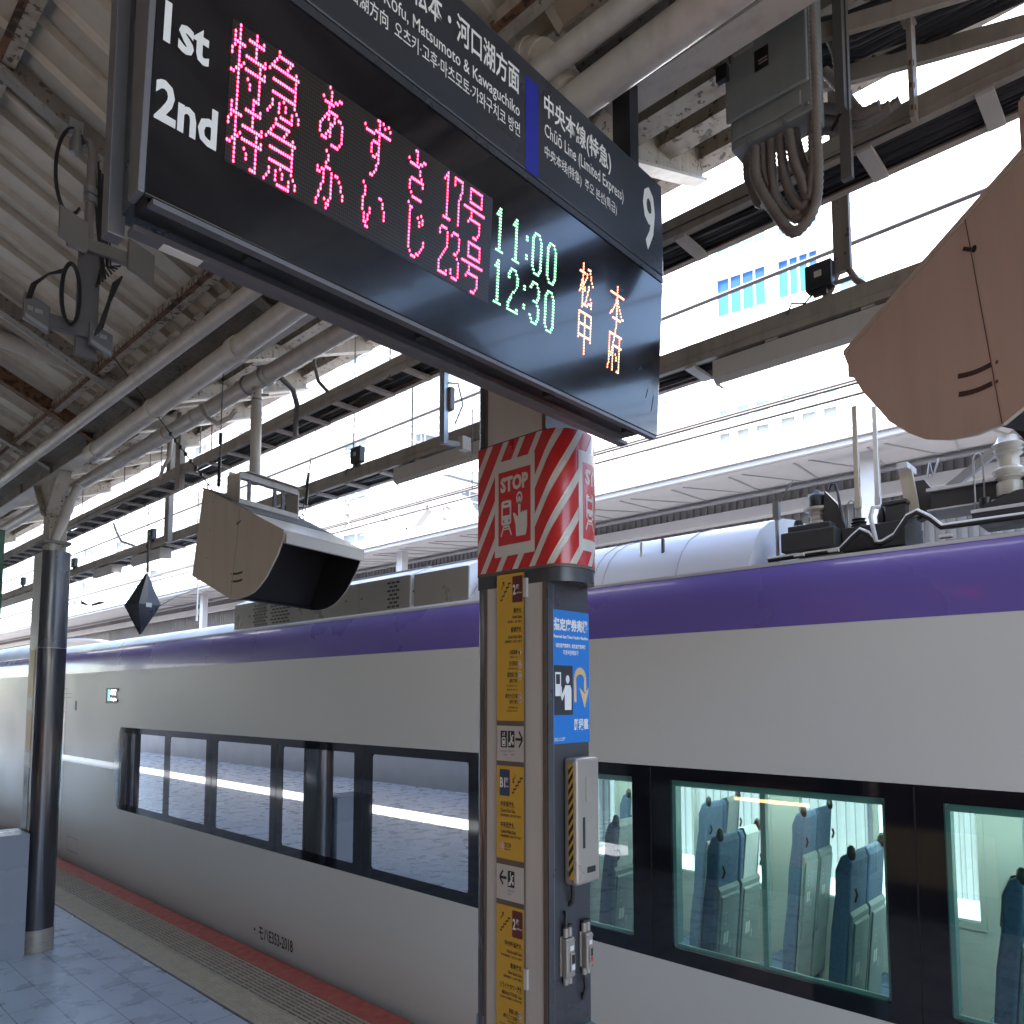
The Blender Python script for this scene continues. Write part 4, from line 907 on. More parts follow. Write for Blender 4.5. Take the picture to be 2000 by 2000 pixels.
# guy wires of the near white pole monitor
def wire(pts, r, label, m='cable', links=()):
    mb = MB().tube(pts, r, 6)
    for k0, k1 in links:
        A, B = Vector(pts[0]), Vector(pts[-1]); n = 7
        for i in range(n):
            c = A.lerp(B, k0 + (k1 - k0) * i / n); mb.tube([c + Vector((0, 0, .010)), c - Vector((0, 0, .010))], r * 3.4, 6)
    return tag(mb.build('guy_wire', m, smooth=60), label, 'wire', 'thin wires of the hooded monitor')
e1 = fm(-.03, 3.15, .02); e2 = fm(.10, 3.09, .57)
wire([PX(220, 695, 1.5), e1], .0030, 'dark chain and wire slanting from the roof to the left top of the monitor hood', 'black', [(.62, .97)])
wire([e1 + Vector((.05, 0, .0)), e1 + Vector((.05, -.02, 1.02))], .0030, 'dark vertical chain above the left end of the monitor hood', 'black', [(.02, .18), (.25, .3)])
wire([e2, PX(618, 835, 2.75)], .0028, 'thin wire from the monitor hood to the lower cable ladder', 'black', [(.3, .45)])
wire([fm(.16, 3.1, .54), PX(610, 850, 2.54)], .0026, 'thin wire rising from the monitor bracket to the upper ladder', 'black', [(.1, .35)])

# ================================================================== ANTENNA MAST on the rafter
AN = thing('antenna_mast', (.93, 3.2, 3.4), 'grey antenna mast with four flat panels and black cable loops under the roof', 'antenna')
YAN = 3.2
def an(x, y): return PY(x, y, YAN)
p = [an(181, 285), an(178, 340), an(172, 470)]
MB().tube([an(165, 275), an(176, 278), an(181, 300), an(172, 470)], .018, 14).build('mast', 'antg', AN, smooth=50)
mb = MB()
for y in (375, 392): c = an(177, y); mb.tube([c - Vector((0, 0, .014)), c + Vector((0, 0, .014))], .026, 12)
mb.build('clamp', 'steel', AN, smooth=50)
bo = an(172, 560)
MB().box(bo.x - .038, bo.x + .038, YAN - .012, YAN + .012, an(170, 700).z, an(170, 485).z).build('back_plate', 'signgrey', AN)
l, r = an(128, 470), an(245, 510); MB().bar((l.x, YAN - .02, l.z), (r.x + .02, YAN - .02, r.z), .03, .05).build('cross_arm', 'antg', AN)
l, r = an(60, 620), an(190, 660); MB().bar((l.x, YAN - .02, l.z), (r.x, YAN - .02, r.z), .03, .05).build('cross_arm', 'signgrey', AN)
def panel(x0, y0, x1, y1, skew, m, lab=False):
    A, B = an(x0, y0), an(x1, y1); mb = MB()
    f = lambda u, v, w: Vector((u, YAN - .055 + w, v))
    pn = mb.prism([(A.x, A.z), (B.x, A.z - skew), (B.x, B.z), (A.x, B.z + skew)], f, 0, .022).build('antenna_panel', m, AN, bevel=.004)
    if lab:
        MB().flat([[(A.x + .006, B.z + skew + .004), (B.x - .006, B.z + .004), (B.x - .006, B.z + .020), (A.x + .006, B.z + skew + .020)]], lambda u, v: Vector((u, YAN - .0562, v))).build('label_strip', 'steel', pn)
        MB().flat([rect(A.x + .012, B.z + skew + .035, A.x + .030, B.z + skew + .052), rect(A.x + .036, B.z + skew + .033, A.x + .062, B.z + skew + .050)], lambda u, v: Vector((u, YAN - .0562, v))).build('label_sticker', 'steel', pn)
panel(110, 410, 162, 505, .03, 'antg'); panel(243, 475, 291, 565, .03, 'antg'); panel(40, 578, 88, 660, .03, 'signgrey', True); panel(167, 635, 210, 706, .03, 'signgrey', True)
mb = MB()
def loop(cx, cy, rx, ry, n, y, sp=.008, r=.0045, a0=0, a1=360):
    for k in range(n):
        pts = []
        for i in range(25):
            a = R(a0 + (a1 - a0) * i / 24); c = PY(cx + (rx + k*1.0)*math.cos(a), cy + (ry + k*1.2)*math.sin(a), y - k * sp * .4); pts.append(c)
        mb.tube(pts, r, 6)
loop(140, 335, 30, 82, 4, YAN - .03, a0=60, a1=320); loop(138, 575, 16, 58, 5, YAN - .08); 
for i in range(9):
    x0 = 184 + 3.2 * i; rr = random.Random(i); mb.tube([PY(x0 + rr.uniform(-2, 2), 300 + 8*i, YAN + .02), PY(x0 + 2, 380 + i*4, YAN + .01), PY(190 + 3*i, 450, YAN), PY(196 + 2*i + rr.uniform(-4, 4), 520, YAN - .02), PY(188 + 6*i, 560 - 5 * i, YAN - .04)], .0038, 6)
for i in range(5): mb.tube([PY(238 - 4*i, 540 + 3*i, YAN - .05), PY(215 - i, 590, YAN - .06), PY(200 - 2*i, 640, YAN - .06), PY(185, 655, YAN - .06)], .0042, 6)
for i in range(3): mb.tube([PY(128, 525 + 3*i, YAN - .05), PY(95, 535, YAN - .05), PY(62 + 4*i, 555, YAN - .05), PY(52 + 4*i, 582, YAN - .06)], .0042, 6)
mb.build('cable_loop', 'cable', AN, smooth=60)
c = an(155, 292); MB().lathe((c.x - .02, YAN - .03, c.z - .05), [(.0, 0), (.022, .005), (.026, .04), (.018, .07), (.02, .10), (0, .11)], 12).box(c.x - .05, c.x + .0, YAN - .04, YAN - .02, c.z + .02, c.z + .09).build('beam_clamp', 'steel', AN, smooth=40)
# roof fluorescent housing near the top left
o = MB().bar(PY(-20, 130, 3.5), PY(115, 255, 3.5), .05, .035).build('conduit_housing', 'cream_clean'); tag(o, 'slim cream lamp housing beside the dark rafter at the top left', 'lamp housing')
o = MB().tube([PY(-20, 150, 3.45), PY(108, 262, 3.45)], .014, 10).build('ribbed_conduit', 'beige_l', smooth=50); tag(o, 'thin ribbed conduit along the lamp housing at the top left', 'conduit')

# ================================================================== JUNCTION BOX and flexible conduits
JB = thing('junction_box', (2.06, .83, 3.64), 'grey green junction box with a padlock and flexible conduits hanging below', 'junction box')
XJ = 2.0
def pj(x, y): v = PX(x, y, XJ); return v.y, v.z
yl, yr = pj(1417, 240)[0], pj(1578, 155)[0]; zb = pj(1500, 197)[1]
MB().box(XJ, XJ + .012, yr, yl, zb, 4.5).build('door', 'egrey', JB, bevel=.006)
MB().box(XJ + .013, XJ + .11, yr - .004, yl - .010, zb - .085, 4.5).build('housing', 'egrey', JB, bevel=.004)
MB().box(XJ + .004, XJ + .0125, yr + .024, yl - .018, zb - .062, zb - .012).build('lower_plate', 'egrey', JB, bevel=.004)
y_, z_ = pj(1437, 92); pla = MB().box(XJ - .012, XJ - .0005, y_ - .055, y_ + .006, z_ - .035, z_ + .045).build('hasp', 'boxm', JB, bevel=.004)
y_, z_ = pj(1420, 150); lk = MB().box(XJ - .035, XJ - .012, y_ - .015, y_ + .021, z_ - .030, z_ + .018).build('padlock', 'black', JB, bevel=.003)
MB().tube([(XJ - .022, y_ - .006 + .016*math.cos(a), z_ + .018 + .045*math.sin(a)) for a in [math.pi*i/8 for i in range(9)]], .0042, 8).build('shackle', 'brown', lk, smooth=60)
y0_, z0_ = pj(1474, 140); y1_, z1_ = pj(1501, 108)
np_ = MB().flat([rect(-y0_, z0_ - .005, -y1_, z0_ + .062)], lambda u, v: Vector((XJ - .0008, -u, v))).build('name_plate', 'black', JB)
MB().flat([rect(-y0_ + .012, z0_ + .012, -y1_ - .003, z0_ + .018), rect(-y0_ + .012, z0_ + .022, -y1_ - .003, z0_ + .028)], lambda u, v: Vector((XJ - .0014, -u, v))).build('name_field', 'boxm', np_)
mb = MB()
for x, y in ((1462, 272), (1530, 232), (1574, 198)): y_, z_ = pj(x, y); mb.lathe((XJ + .012, y_, z_), [(0, -.005), (.005, -.005), (.005, .005), (0, .005)], 8)
mb.build('screw', 'steel', JB)
def flex(pts, r, name='conduit'):
    # a corrugated tube: radius alternates along its length
    P = [Vector(p) for p in pts]; out = []; rs = []
    def cr(p0, p1, p2, p3, t): return .5 * ((2*p1) + (-p0+p2)*t + (2*p0-5*p1+4*p2-p3)*t*t + (-p0+3*p1-3*p2+p3)*t*t*t)
    Q = [P[0]*2 - P[1]] + P + [P[-1]*2 - P[-2]]; fine = []
    for i in range(len(P) - 1):
        for k in range(24): fine.append(cr(Q[i], Q[i+1], Q[i+2], Q[i+3], k / 24))
    fine.append(P[-1]); acc = 0; step = r * .38; k = 0; out = [fine[0]]; rs = [r]
    for a, b in zip(fine, fine[1:]):
        d = (b - a).length; acc += d
        if acc >= step: out.append(b); k += 1; rs.append(r * (1.0 if k % 2 else .84)); acc = 0
    return MB().tube(out, rs, 10)
for i, (pts, x, r) in enumerate((
    (((1474, 290), (1478, 350), (1510, 410), (1545, 452), (1570, 440), (1592, 400), (1597, 330), (1592, 240), (1588, 120), (1578, 0)), 2.03, .0165),
    (((1490, 282), (1495, 340), (1520, 390), (1550, 425), (1575, 418), (1590, 380), (1594, 300), (1590, 200)), 2.05, .0145),
    (((1506, 275), (1508, 330), (1516, 385), (1545, 420), (1570, 400), (1585, 350)), 2.045, .0145),
    (((1524, 266), (1530, 330), (1545, 380), (1568, 405), (1580, 380), (1586, 330)), 2.04, .0150),
    (((1540, 258), (1550, 310), (1565, 350), (1580, 385), (1588, 330), (1587, 240)), 2.03, .0150),
    (((1552, 255), (1562, 300), (1572, 330), (1586, 328), (1592, 300)), 2.06, .0145),
    (((1458, 300), (1460, 350), (1478, 395), (1490, 400)), 2.07, .0120))):
    flex([PX(*q, x) for q in pts], r).build('conduit', 'flex', JB, smooth=60)
o = thing('conduit_bundle', (2.25, .62, 3.8), 'bundle of grey flexible conduits tied beside the junction box', 'conduits')
for i, pts in enumerate((((1590, 210), (1640, 215), (1680, 222), (1720, 205)), ((1592, 232), (1640, 236), (1690, 232), (1740, 205)), ((1596, 255), (1650, 250), (1700, 236), (1760, 195)), ((1610, 140), (1640, 170), (1665, 205), (1690, 230)), ((1612, 60), (1630, 100), (1640, 150), (1650, 190)))):
    flex([PX(*q, 2.18 + .02 * i) for q in pts], .0165 if i < 4 else .013).build('conduit', 'flex', o, smooth=60)
MB().tube([PX(1652, 190, 2.17), PX(1640, 225, 2.15), PX(1625, 255, 2.17)], .006, 6).build('tie', 'black', o)
o = MB().box(2.125, 2.15, yr - .055, yr - .03, 3.70, 4.45).box(2.15, 2.17, yr - .06, yr - .03, 3.5, 4.45).build('support_post', 'cable_g'); tag(o, 'dark angle post behind the grey junction box', 'bracket')

# ================================================================== SPEAKERS, DIAMOND MARKER, LAMPS, WIRELESS UNIT
def speaker(px, py, label, X=2.74, big=1.0):
    c = PX(px, py, X); s = thing('platform_speaker', c, label, 'speaker', 'small black speakers on the lower cable ladder')
    h, w, d = .105 * big, .052 * big, .045 * big
    MB().box(c.x - d/2, c.x + d/2, c.y - w, c.y + w, c.z, c.z + h).build('box', 'black', s, bevel=.006)
    MB().flat([rect(-c.y - w*.28, c.z + h*.42, -c.y + w*.28, c.z + h*.66)], lambda u, v: Vector((c.x - d/2 - .0008, -u, v))).build('label_sticker', 'offwhite', s)
    MB().box(c.x - .008, c.x + .008, c.y - w*.5, c.y + w*.5, c.z - .022, c.z - .0005).build('foot', 'cable', s)
    MB().tube([(c.x, c.y + w*.4, c.z - .001), (c.x, c.y + w*1.2, c.z - .03), (c.x, c.y + w*2.2, c.z - .012), (c.x, c.y + w*2.6, c.z - .05)], .004, 6).build('cable', 'cable', s, smooth=60)
    return s
speaker(1602, 566, 'small black speaker under the flexible conduits beside the forked post', big=.95)
speaker(698, 905, 'small black speaker between the monitor hood and the sign pillar', big=1.0)
speaker(297, 1055, 'small dark speaker left of the hooded monitor on the lower ladder')
speaker(145, 1108, 'small dark speaker just right of the round column top')
speaker(45, 1143, 'small dark speaker left of the round column')
q = PY(283, 1120, 7.0)
DM = thing('diamond_marker', (q.x, q.y, 2.56), 'black diamond shaped hanging marker with a small white label', 'marker')
A = [PY(*p, 7.0) for p in ((288, 1118), (245, 1182), (275, 1240), (314, 1182))]
top, lf, bt, rt = A; md = Vector((top.x * .5 + bt.x * .5, 6.93, (top.z + bt.z) / 2)); md1 = PY(271, 1178, 6.9); md2 = PY(290, 1182, 6.95)
MB().add([top, lf, bt, rt, md1, md2], [(0, 1, 4), (1, 2, 4), (0, 4, 5), (4, 2, 5), (0, 5, 3), (5, 2, 3)]).build('plate', 'dark', DM)
bk = [v + Vector((0, .03, 0)) for v in (top, lf, bt, rt)]; MB().add(bk, [(0, 3, 2, 1)]).build('back_plate', 'black', DM)
MB().tube([top, top + Vector((0, 0, .30))], .012, 8).build('hanger', 'cable_g', DM)
MB().flat([rect(md2.x - .03, md2.z - .02, md2.x + .02, md2.z + .02)], lambda u, v: Vector((u, 6.925, v))).build('label_sticker', 'white', DM)
DP = [rt, PY(345, 1165, 7.1), PY(385, 1150, 7.3)]
tag(MB().tube(DP, .006, 6).build('stay_chain', 'cable_g'), 'thin chain running right from the diamond marker', 'chain')
def strip(y0, y1, label, lit=True):
    s = thing('strip_light', (2.80, (y0+y1)/2, 3.30), label, 'strip light', 'white strip lights under the lower cable ladder')
    MB().prism([(2.75, 3.395), (2.75, 3.318), (2.775, 3.300), (2.83, 3.300), (2.85, 3.318), (2.85, 3.395)], lambda u, v, w: (u, w, v), y0, y1).build('housing', 'offwhite', s)
    MB().box(2.778, 2.827, y0 + .02, y1 - .02, 3.2965, 3.2995).build('tube_cover', 'tube', s)
    MB().box(2.746, 2.854, y0 - .006, y0, 3.305, 3.40).build('end_cap', 'offwhite', s)
    MB().tube([(2.757, y0 + .02, 3.32), (2.757, y0 + .012, 3.285), (2.762, y0 - .004, 3.272)], .004, 6).build('hook', 'offwhite', s)
yy = lambda px, py: PX(px, py, 2.75).y
strip(.45, yy(1392, 730), 'long white strip light at the right behind the near monitor')
strip(2.35, yy(768, 945), 'lit white strip light left of the sign pillar')
strip(yy(312, 1090), yy(255, 1110), 'short white strip light above the diamond marker')
strip(yy(182, 1130), 8.3, 'white strip light just right of the round column')
strip(10.6, 13.0, 'far white strip light left of the round column')
c = PX(868, 700, 2.45)
WU = thing('wireless_unit', (2.45, c.y, 3.0), 'steel channel arm with a small white box antenna left of the pillar', 'antenna')
zt = 3.78; zb_ = PX(865, 868, 2.45).z
MB().box(2.435, 2.465, c.y - .018, c.y + .018, zb_, zt).box(2.43, 2.47, c.y - .007, c.y + .007, zb_, zt).build('channel', 'steel', WU)
b0 = PX(855, 800, 2.44); MB().box(2.46, 2.49, c.y - .038, c.y + .036, b0.z - .01, b0.z + .11).build('grey_box', 'antg', WU, bevel=.004)
MB().bar((2.45, c.y, zb_ + .01), (2.56, c.y - .05, zb_ + .005), .03, .02).build('arm', 'steel', WU)
w0 = Vector((2.55, c.y - .045, zb_ + .005)); MB().box(w0.x - .03, w0.x + .03, w0.y - .02, w0.y + .02, w0.z - .025, w0.z + .045).build('white_box', 'offwhite', WU, bevel=.003)
MB().tube([(w0.x + .045, w0.y - .012, w0.z - .22), (w0.x + .045, w0.y - .012, w0.z + .20)], .0028, 6).build('whip', 'cable_g', WU)
MB().tube([(2.46, c.y - .02, b0.z + .13), (2.50, c.y - .05, b0.z + .13), (2.52, c.y - .065, b0.z + .02), (2.49, c.y - .04, b0.z - .08)], .004, 6).build('cable', 'cable', WU, smooth=60)
q = PY(4, 1035, 7.5); o = MB().box(q.x - .25, q.x + .02, 7.48, 7.52, 2.25, q.z).build('green_sign', mat('sign_green', (.06, .16, .10), .4)); tag(o, 'edge of a green hanging sign at the left frame edge', 'sign')

# ================================================================== OVERHEAD WIRES
def line(x, z, r, label, sag=0, m='cable'):
    pts = [(x, y, z) for y in (-30, 0, 3, 6, 10, 40, 80)]
    return tag(MB().tube(pts, r, 6).build('overhead_wire', m, smooth=60), label, 'wire', 'overhead line wires')
line(3.94, 3.625, .0085, 'upper of the twin contact wires above the train', m='cable_g'); line(3.94, 3.565, .0085, 'lower of the twin contact wires above the train', m='cable_g')
line(3.94, 4.38, .013, 'thick messenger wire high above the train', m='cable_g')
line(4.4, 4.13, .009, 'grey feeder wire behind the strip lights', m='cable_g'); line(4.4, 4.05, .0045, 'thin feeder wire below the grey feeder wire', m='cable_g')
line(6.6, 4.75, .012, 'far messenger wire over the second track', m='cable_g')
q = PX(680, 1010, 3.94)
IN = thing('line_insulator', (3.94, q.y, 3.62), 'white bell insulators holding the twin wires right of the monitor', 'insulator')
mb = MB()
for k in range(2): mb.lathe((3.94, q.y, 3.66 + k * .11), [(.008, 0), (.010, .03), (.045, .045), (.012, .055), (.008, .10)], 12)
mb.build('bells', 'porc', IN, smooth=50); MB().tube([(3.94, q.y, 3.87), (3.94, q.y, 4.05), (4.7, q.y, 4.35), (7.2, q.y, 4.4)], .02, 8).build('arm', 'steel', IN)
mb = MB()
for s in (-1, 1): mb.tube([(3.94, q.y, 3.64), (3.94, q.y + s * .05, 3.59), (3.94, q.y + s * .09, 3.60)], .009, 6)
mb.build('clamp', 'steel', IN)
for px, py, X, z0, z1, m, lb in ((1666, 740, 3.3, 2.86, 3.26, 'beige', 'beige hanging rod under the near monitor tip'), (1707, 800, 3.6, 2.92, 3.35, 'white', 'white hanging rod right of the beige rod'), (388, 1090, 3.6, 2.9, 3.9, 'white', 'thin white mast behind the hooded monitor')):
    c = PX(px, py, X); o = MB().box(c.x - .006, c.x + .006, c.y - .009, c.y + .009, z0, z1).box(c.x - .010, c.x + .010, c.y - .014, c.y + .010, z0 - .05, z0).build('hanging_rod', m); tag(o, lb, 'rod')
# ================================================================== TRAIN
XT = 3.15; WT = 1.58; XM = XT + WT / 2; Y0T, Y1T = -6.0, 12.35
TR = thing('train_car', (XM, 4, -.9), 'white express train car with a purple shoulder band standing along the platform', 'train car', 'train cars')
def sideprof(mb, prof, y0, y1, mirror=False):
    f = (lambda u, v, w: (u, w, v)) if not mirror else (lambda u, v, w: (2*XM - u, w, v))
    return mb.prism(prof, f, y0, y1)
LOW = [(3.15, .757), (3.15, .50), (3.153, .30), (3.165, .06), (3.185, -.25), (3.21, -.55), (3.25, -.55), (3.19, 0), (3.19, .757)]
UP = [(3.19, 1.669), (3.19, 2.305), (3.15, 2.305), (3.15, 1.669)]
PUR = [(3.15, 2.3085), (3.151, 2.37), (3.155, 2.43), (3.164, 2.49), (3.180, 2.545), (3.205, 2.588), (3.24, 2.588), (3.21, 2.45), (3.19, 2.3085)]
def car_side(root, y0, y1, mirror=False):
    sideprof(MB(), LOW, y0, y1, mirror).build('lower_side', 'trainw', root, smooth=30)
    sideprof(MB(), UP, y0, y1, mirror).build('upper_side', 'trainw', root)
    sideprof(MB(), PUR, y0, y1, mirror).build('purple_band', 'purple', root, smooth=40)
    sideprof(MB(), [(3.1485, 2.3052), (3.1485, 2.3083), (3.18, 2.3083), (3.18, 2.3052)], y0, y1, mirror).build('band_trim', 'white', root)
    sideprof(MB(), [(3.203, 2.5885), (3.203, 2.603), (3.222, 2.606), (3.222, 2.5885)], y0, y1, mirror).build('gutter_edge', 'roofw', root)
car_side(TR, Y0T, Y1T); car_side(TR, Y0T, Y1T, True)
def roof_part(root, y0, y1, prof, m='roofw', name='roof_shell'):
    pr = prof + [(2*XM - u, v) for u, v in reversed(prof[:-1])]
    n = len(pr); mb = MB()
    mb.add([(u, y0, v) for u, v in pr] + [(u, y1, v) for u, v in pr] + [(u, y0, v - .03) for u, v in pr] + [(u, y1, v - .03) for u, v in pr],
           [(i, i+1, n+i+1, n+i) for i in range(n-1)] + [(2*n+i, 3*n+i, 3*n+i+1, 2*n+i+1) for i in range(n-1)] + [(i, 2*n+i, 2*n+i+1, i+1) for i in range(n-1)] + [(n+i, n+i+1, 3*n+i+1, 3*n+i) for i in range(n-1)])
    return mb.build(name, m, root, smooth=40)
CROWN = [(3.222, 2.606), (3.245, 2.66), (3.29, 2.735), (3.36, 2.80), (3.46, 2.855), (3.62, 2.90), (3.78, 2.92), (3.94, 2.925)]
DECK = [(3.222, 2.606), (3.26, 2.615), (3.5, 2.625), (3.94, 2.63)]
LOWR = [(3.222, 2.606), (3.26, 2.655), (3.34, 2.70), (3.5, 2.74), (3.94, 2.765)]
roof_part(TR, 1.52, 3.36, CROWN); roof_part(TR, Y0T, 1.515, DECK, 'gearb', 'pantograph_deck'); roof_part(TR, 3.365, Y1T, LOWR)
pr = [(u, v) for u, v in CROWN] + [(2*XM - u, v) for u, v in reversed(CROWN[:-1])]
for y in (1.5165, 3.361): MB().prism(pr, lambda u, v, w: (u, w, v - .002), y, y + .003).build('roof_end_wall', 'roofw', TR)
mb = MB()
for y in (1.9, 2.35, 2.42): mb.tube([(u, y, v + .002) for u, v in CROWN], .0028, 5)
mb.build('roof_seam', 'canopy', TR)
for y, m in ((2.15, 'white'), (2.02, 'cable_g')):
    MB().box(3.30, 3.312, y - .006, y + .008, 2.74, 2.82).build('roof_stud', m, TR)
for y in (2.72, 1.412):
    c = MB().tube([(3.30, y, 2.62), (3.30, y, 2.86)], .0085, 8).box(3.288, 3.312, y - .014, y + .014, 2.82, 2.905).build('roof_mast', 'steel', TR)
    MB().tube([(3.30, y - .015, 2.90), (3.31, y - .05, 2.96), (3.35, y - .06, 3.0)], .0035, 6).build('mast_wire', 'cable_g', c, smooth=60)
# roof units
for y0, y1, zt, vents, nm in ((3.985, 6.54, 2.855, ((4.10, 4.25), (5.56, 5.86), (5.93, 6.17)), 'air_unit'), (3.40, 3.955, 2.85, (), 'air_unit')):
    pf_ = [(3.235, 2.612), (3.240, zt - .01), (3.25, zt), (3.42, zt + .075), (3.62, zt + .11), (3.94, zt + .12)]
    pr = pf_ + [(2*XM - u, v) for u, v in reversed(pf_[:-1])]
    u_ = MB().prism(pr, lambda u, v, w: (u, w, v), y0, y1).build(nm, 'roofw', TR, smooth=30)
    MB().box(3.2345, 3.2375, y0 + .01, y1 - .01, 2.613, zt - .006).build('unit_side', 'acm', u_)
    MB().tube([(3.40, y0, zt + .072), (3.40, y1, zt + .072)], .006, 6).build('unit_rail', 'canopy', u_)
    mb = MB()
    for a, b in vents:
        r = 0; z = zt - .035
        while z > 2.64:
            n = 3 if b - a < .2 else 5; w = (b - a) / n
            for k in range(n - (r % 2 if n == 3 else 0)):
                ya = a + k * w + (w * .5 if r % 2 else 0); mb.box(3.2325, 3.2343, ya + w*.14, ya + w*.86, z - .014, z)
            z -= .0285; r += 1
    for y in (3.95, 4.55, 4.75, 5.0, 6.25):
        if y0 < y < y1: mb.lathe((3.2335, y, 2.73), [(0, -.006), (.006, -.006), (.006, .006), (0, .006)], 8)
    if mb.v: mb.build('unit_vent', 'black', u_)
    mb = MB()
    for y in (y0 + .6, y0 + 1.4, y0 + 2.0):
        if y < y1: mb.box(3.2335, 3.2343, y, y + .003, 2.615, zt - .008)
    if mb.v: mb.build('unit_joint', 'brown', u_)
# pantograph gear
def Lg(y, z, prof, m, root, X=3.4, n=14, nm='insulator'): return MB().lathe((X, y, z), prof, n).build(nm, m, root, smooth=45)
g1 = MB().box(3.27, 3.55, 1.145, 1.385, 2.655, 2.745).box(3.29, 3.53, 1.17, 1.36, 2.7455, 2.775).build('gear_box', 'gearb', TR, bevel=.006)
Lg(1.262, 2.776, [(.055, 0), (.055, .02), (.03, .03), (.034, .05), (.044, .055), (.034, .062), (.030, .07), (.058, .078), (.060, .088), (.032, .095)], 'porc', g1)
Lg(1.262, 2.871, [(.040, 0), (.042, .045), (.036, .055), (.020, .06), (.012, .075), (0, .08)], 'black', g1, nm='insulator_cap')
for y in (1.352, 1.20, 1.178): Lg(y, 2.776, [(.020, 0), (.022, .03), (.018, .045), (0, .047)], 'black', g1, nm='stud')
MB().prism([(1.225, 2.776), (1.12, 2.72), (1.16, 2.86), (1.215, 2.93)], lambda u, v, w: (w, u, v), 3.36, 3.40).build('brace_plate', 'gearb', g1)
MB().tube([(3.36, 1.195, 2.93), (3.36, 1.185, 2.955), (3.36, 1.165, 2.95), (3.36, 1.155, 2.90), (3.36, 1.14, 2.78)], .006, 6).build('cable', 'cable', g1, smooth=60)
g2 = MB().box(3.34, 3.62, .885, 1.140, 2.635, 2.742).build('gear_box', 'gearb', TR, bevel=.004); MB().box(3.36, 3.60, .885, .965, 2.7425, 2.815).box(3.35, 3.61, .878, .972, 2.8155, 2.832).build('terminal_box', 'acm' if False else 'gearb', g2, bevel=.003)
Lg(1.085, 2.743, [(.034, 0), (.036, .012), (.028, .018), (.034, .026), (.024, .034), (.03, .042), (0, .046)], 'black', g2, nm='stud'); Lg(.99, 2.743, [(.018, 0), (.02, .04), (.014, .055), (.004, .09), (0, .092)], 'black', g2, nm='stud')
mb = MB()
for y, h in ((1.108, .13), (.62, .23)):
    mb.tube([(3.38, y + .016, 2.70), (3.38, y + .016, 2.74 + h - .03)] + [(3.38, y + .016*math.cos(a), 2.74 + h - .03 + .03*math.sin(a)) for a in [math.pi*i/8 for i in range(9)]] + [(3.38, y - .016, 2.75)], .0035, 6)
mb.build('arch_wire', 'steel', TR, smooth=60)
MB().bar((3.42, .895, 2.975), (3.42, .868, 2.76), .05, .022, (1, 0, 0)).build('stay_plate', 'beige', TR)
MB().box(3.36, 3.50, .872, .912, 2.965, 2.99).build('stay_head', 'roofw', TR)
MB().prism([(.862, 2.75), (.80, 2.77), (.795, 2.86), (.83, 2.92), (.872, 2.92)], lambda u, v, w: (w, u, v), 3.44, 3.50).build('pivot_housing', 'gearb', TR)
MB().tube([(3.44, .82, 2.92), (3.44, .805, 2.99), (3.44, .795, 2.93), (3.44, .77, 3.0)], .006, 6).build('spring_lever', 'steel', TR, smooth=60)
MB().box(3.40, 3.56, .20, .80, 2.775, 2.85).build('frame_beam', 'gearb', TR, bevel=.004); MB().box(3.38, 3.58, .20, .81, 2.8505, 2.864).box(3.38, 3.58, .2, .81, 2.768, 2.7745).build('frame_flange', 'roofw', TR)
MB().bar((3.5, .775, 2.862), (3.5, .30, 3.20), .035, .03, (1, 0, 0)).build('lower_arm', 'steel', TR)
g3 = MB().box(3.30, 3.60, .10, .635, 2.690, 2.722).prism([(.62, 2.7225), (.60, 2.745), (.49, 2.785), (.2, 2.785), (.15, 2.7225)], lambda u, v, w: (w, u, v), 3.32, 3.54).build('insulator_base', 'gearb', TR)
MB().box(3.295, 3.30, .10, .637, 2.715, 2.728).build('base_lip', 'roofw', g3)
Lg(.522, 2.7855, [(.045, 0), (.045, .05), (.036, .055), (.040, .062), (.052, .068), (.040, .075), (.054, .088), (.055, .10), (.038, .112), (.036, .15), (.04, .156), (.052, .164), (.040, .172), (.053, .182), (.040, .19), (.054, .202), (.04, .212), (.032, .235), (0, .24)], 'porc', g3, n=18)
Lg(.595, 2.7455, [(.020, 0), (.021, .03), (.012, .035), (0, .037)], 'black', g3, nm='stud', X=3.34)
for pts in ([(3.285, 1.45, 2.632), (3.285, 1.13, 2.636), (3.285, 1.075, 2.685), (3.285, 1.045, 2.708), (3.285, 1.015, 2.690), (3.285, .985, 2.645), (3.285, .955, 2.640)], [(3.275, .955, 2.640), (3.275, .905, 2.665), (3.275, .855, 2.735), (3.275, .82, 2.748), (3.275, .775, 2.715), (3.275, .735, 2.672), (3.275, .70, 2.672), (3.275, .2, 2.672)]):
    c = MB().tube(pts, .011, 10).build('roof_cable', 'cable', TR, smooth=60); MB().tube([(p[0], p[1], p[2] + .006) for p in pts], .0098, 8).build('cable_sleeve', 'white', c, smooth=60)
MB().tube([(3.30, .965, 2.80), (3.285, .99, 2.80), (3.28, 1.0, 2.76), (3.28, .98, 2.65)], .009, 8).build('roof_cable', 'roofw', TR, smooth=60)
for y in (1.30, 1.15, .72): MB().box(3.255, 3.29, y - .022, y + .022, 2.628, 2.640).build('cable_clip', 'white', TR)

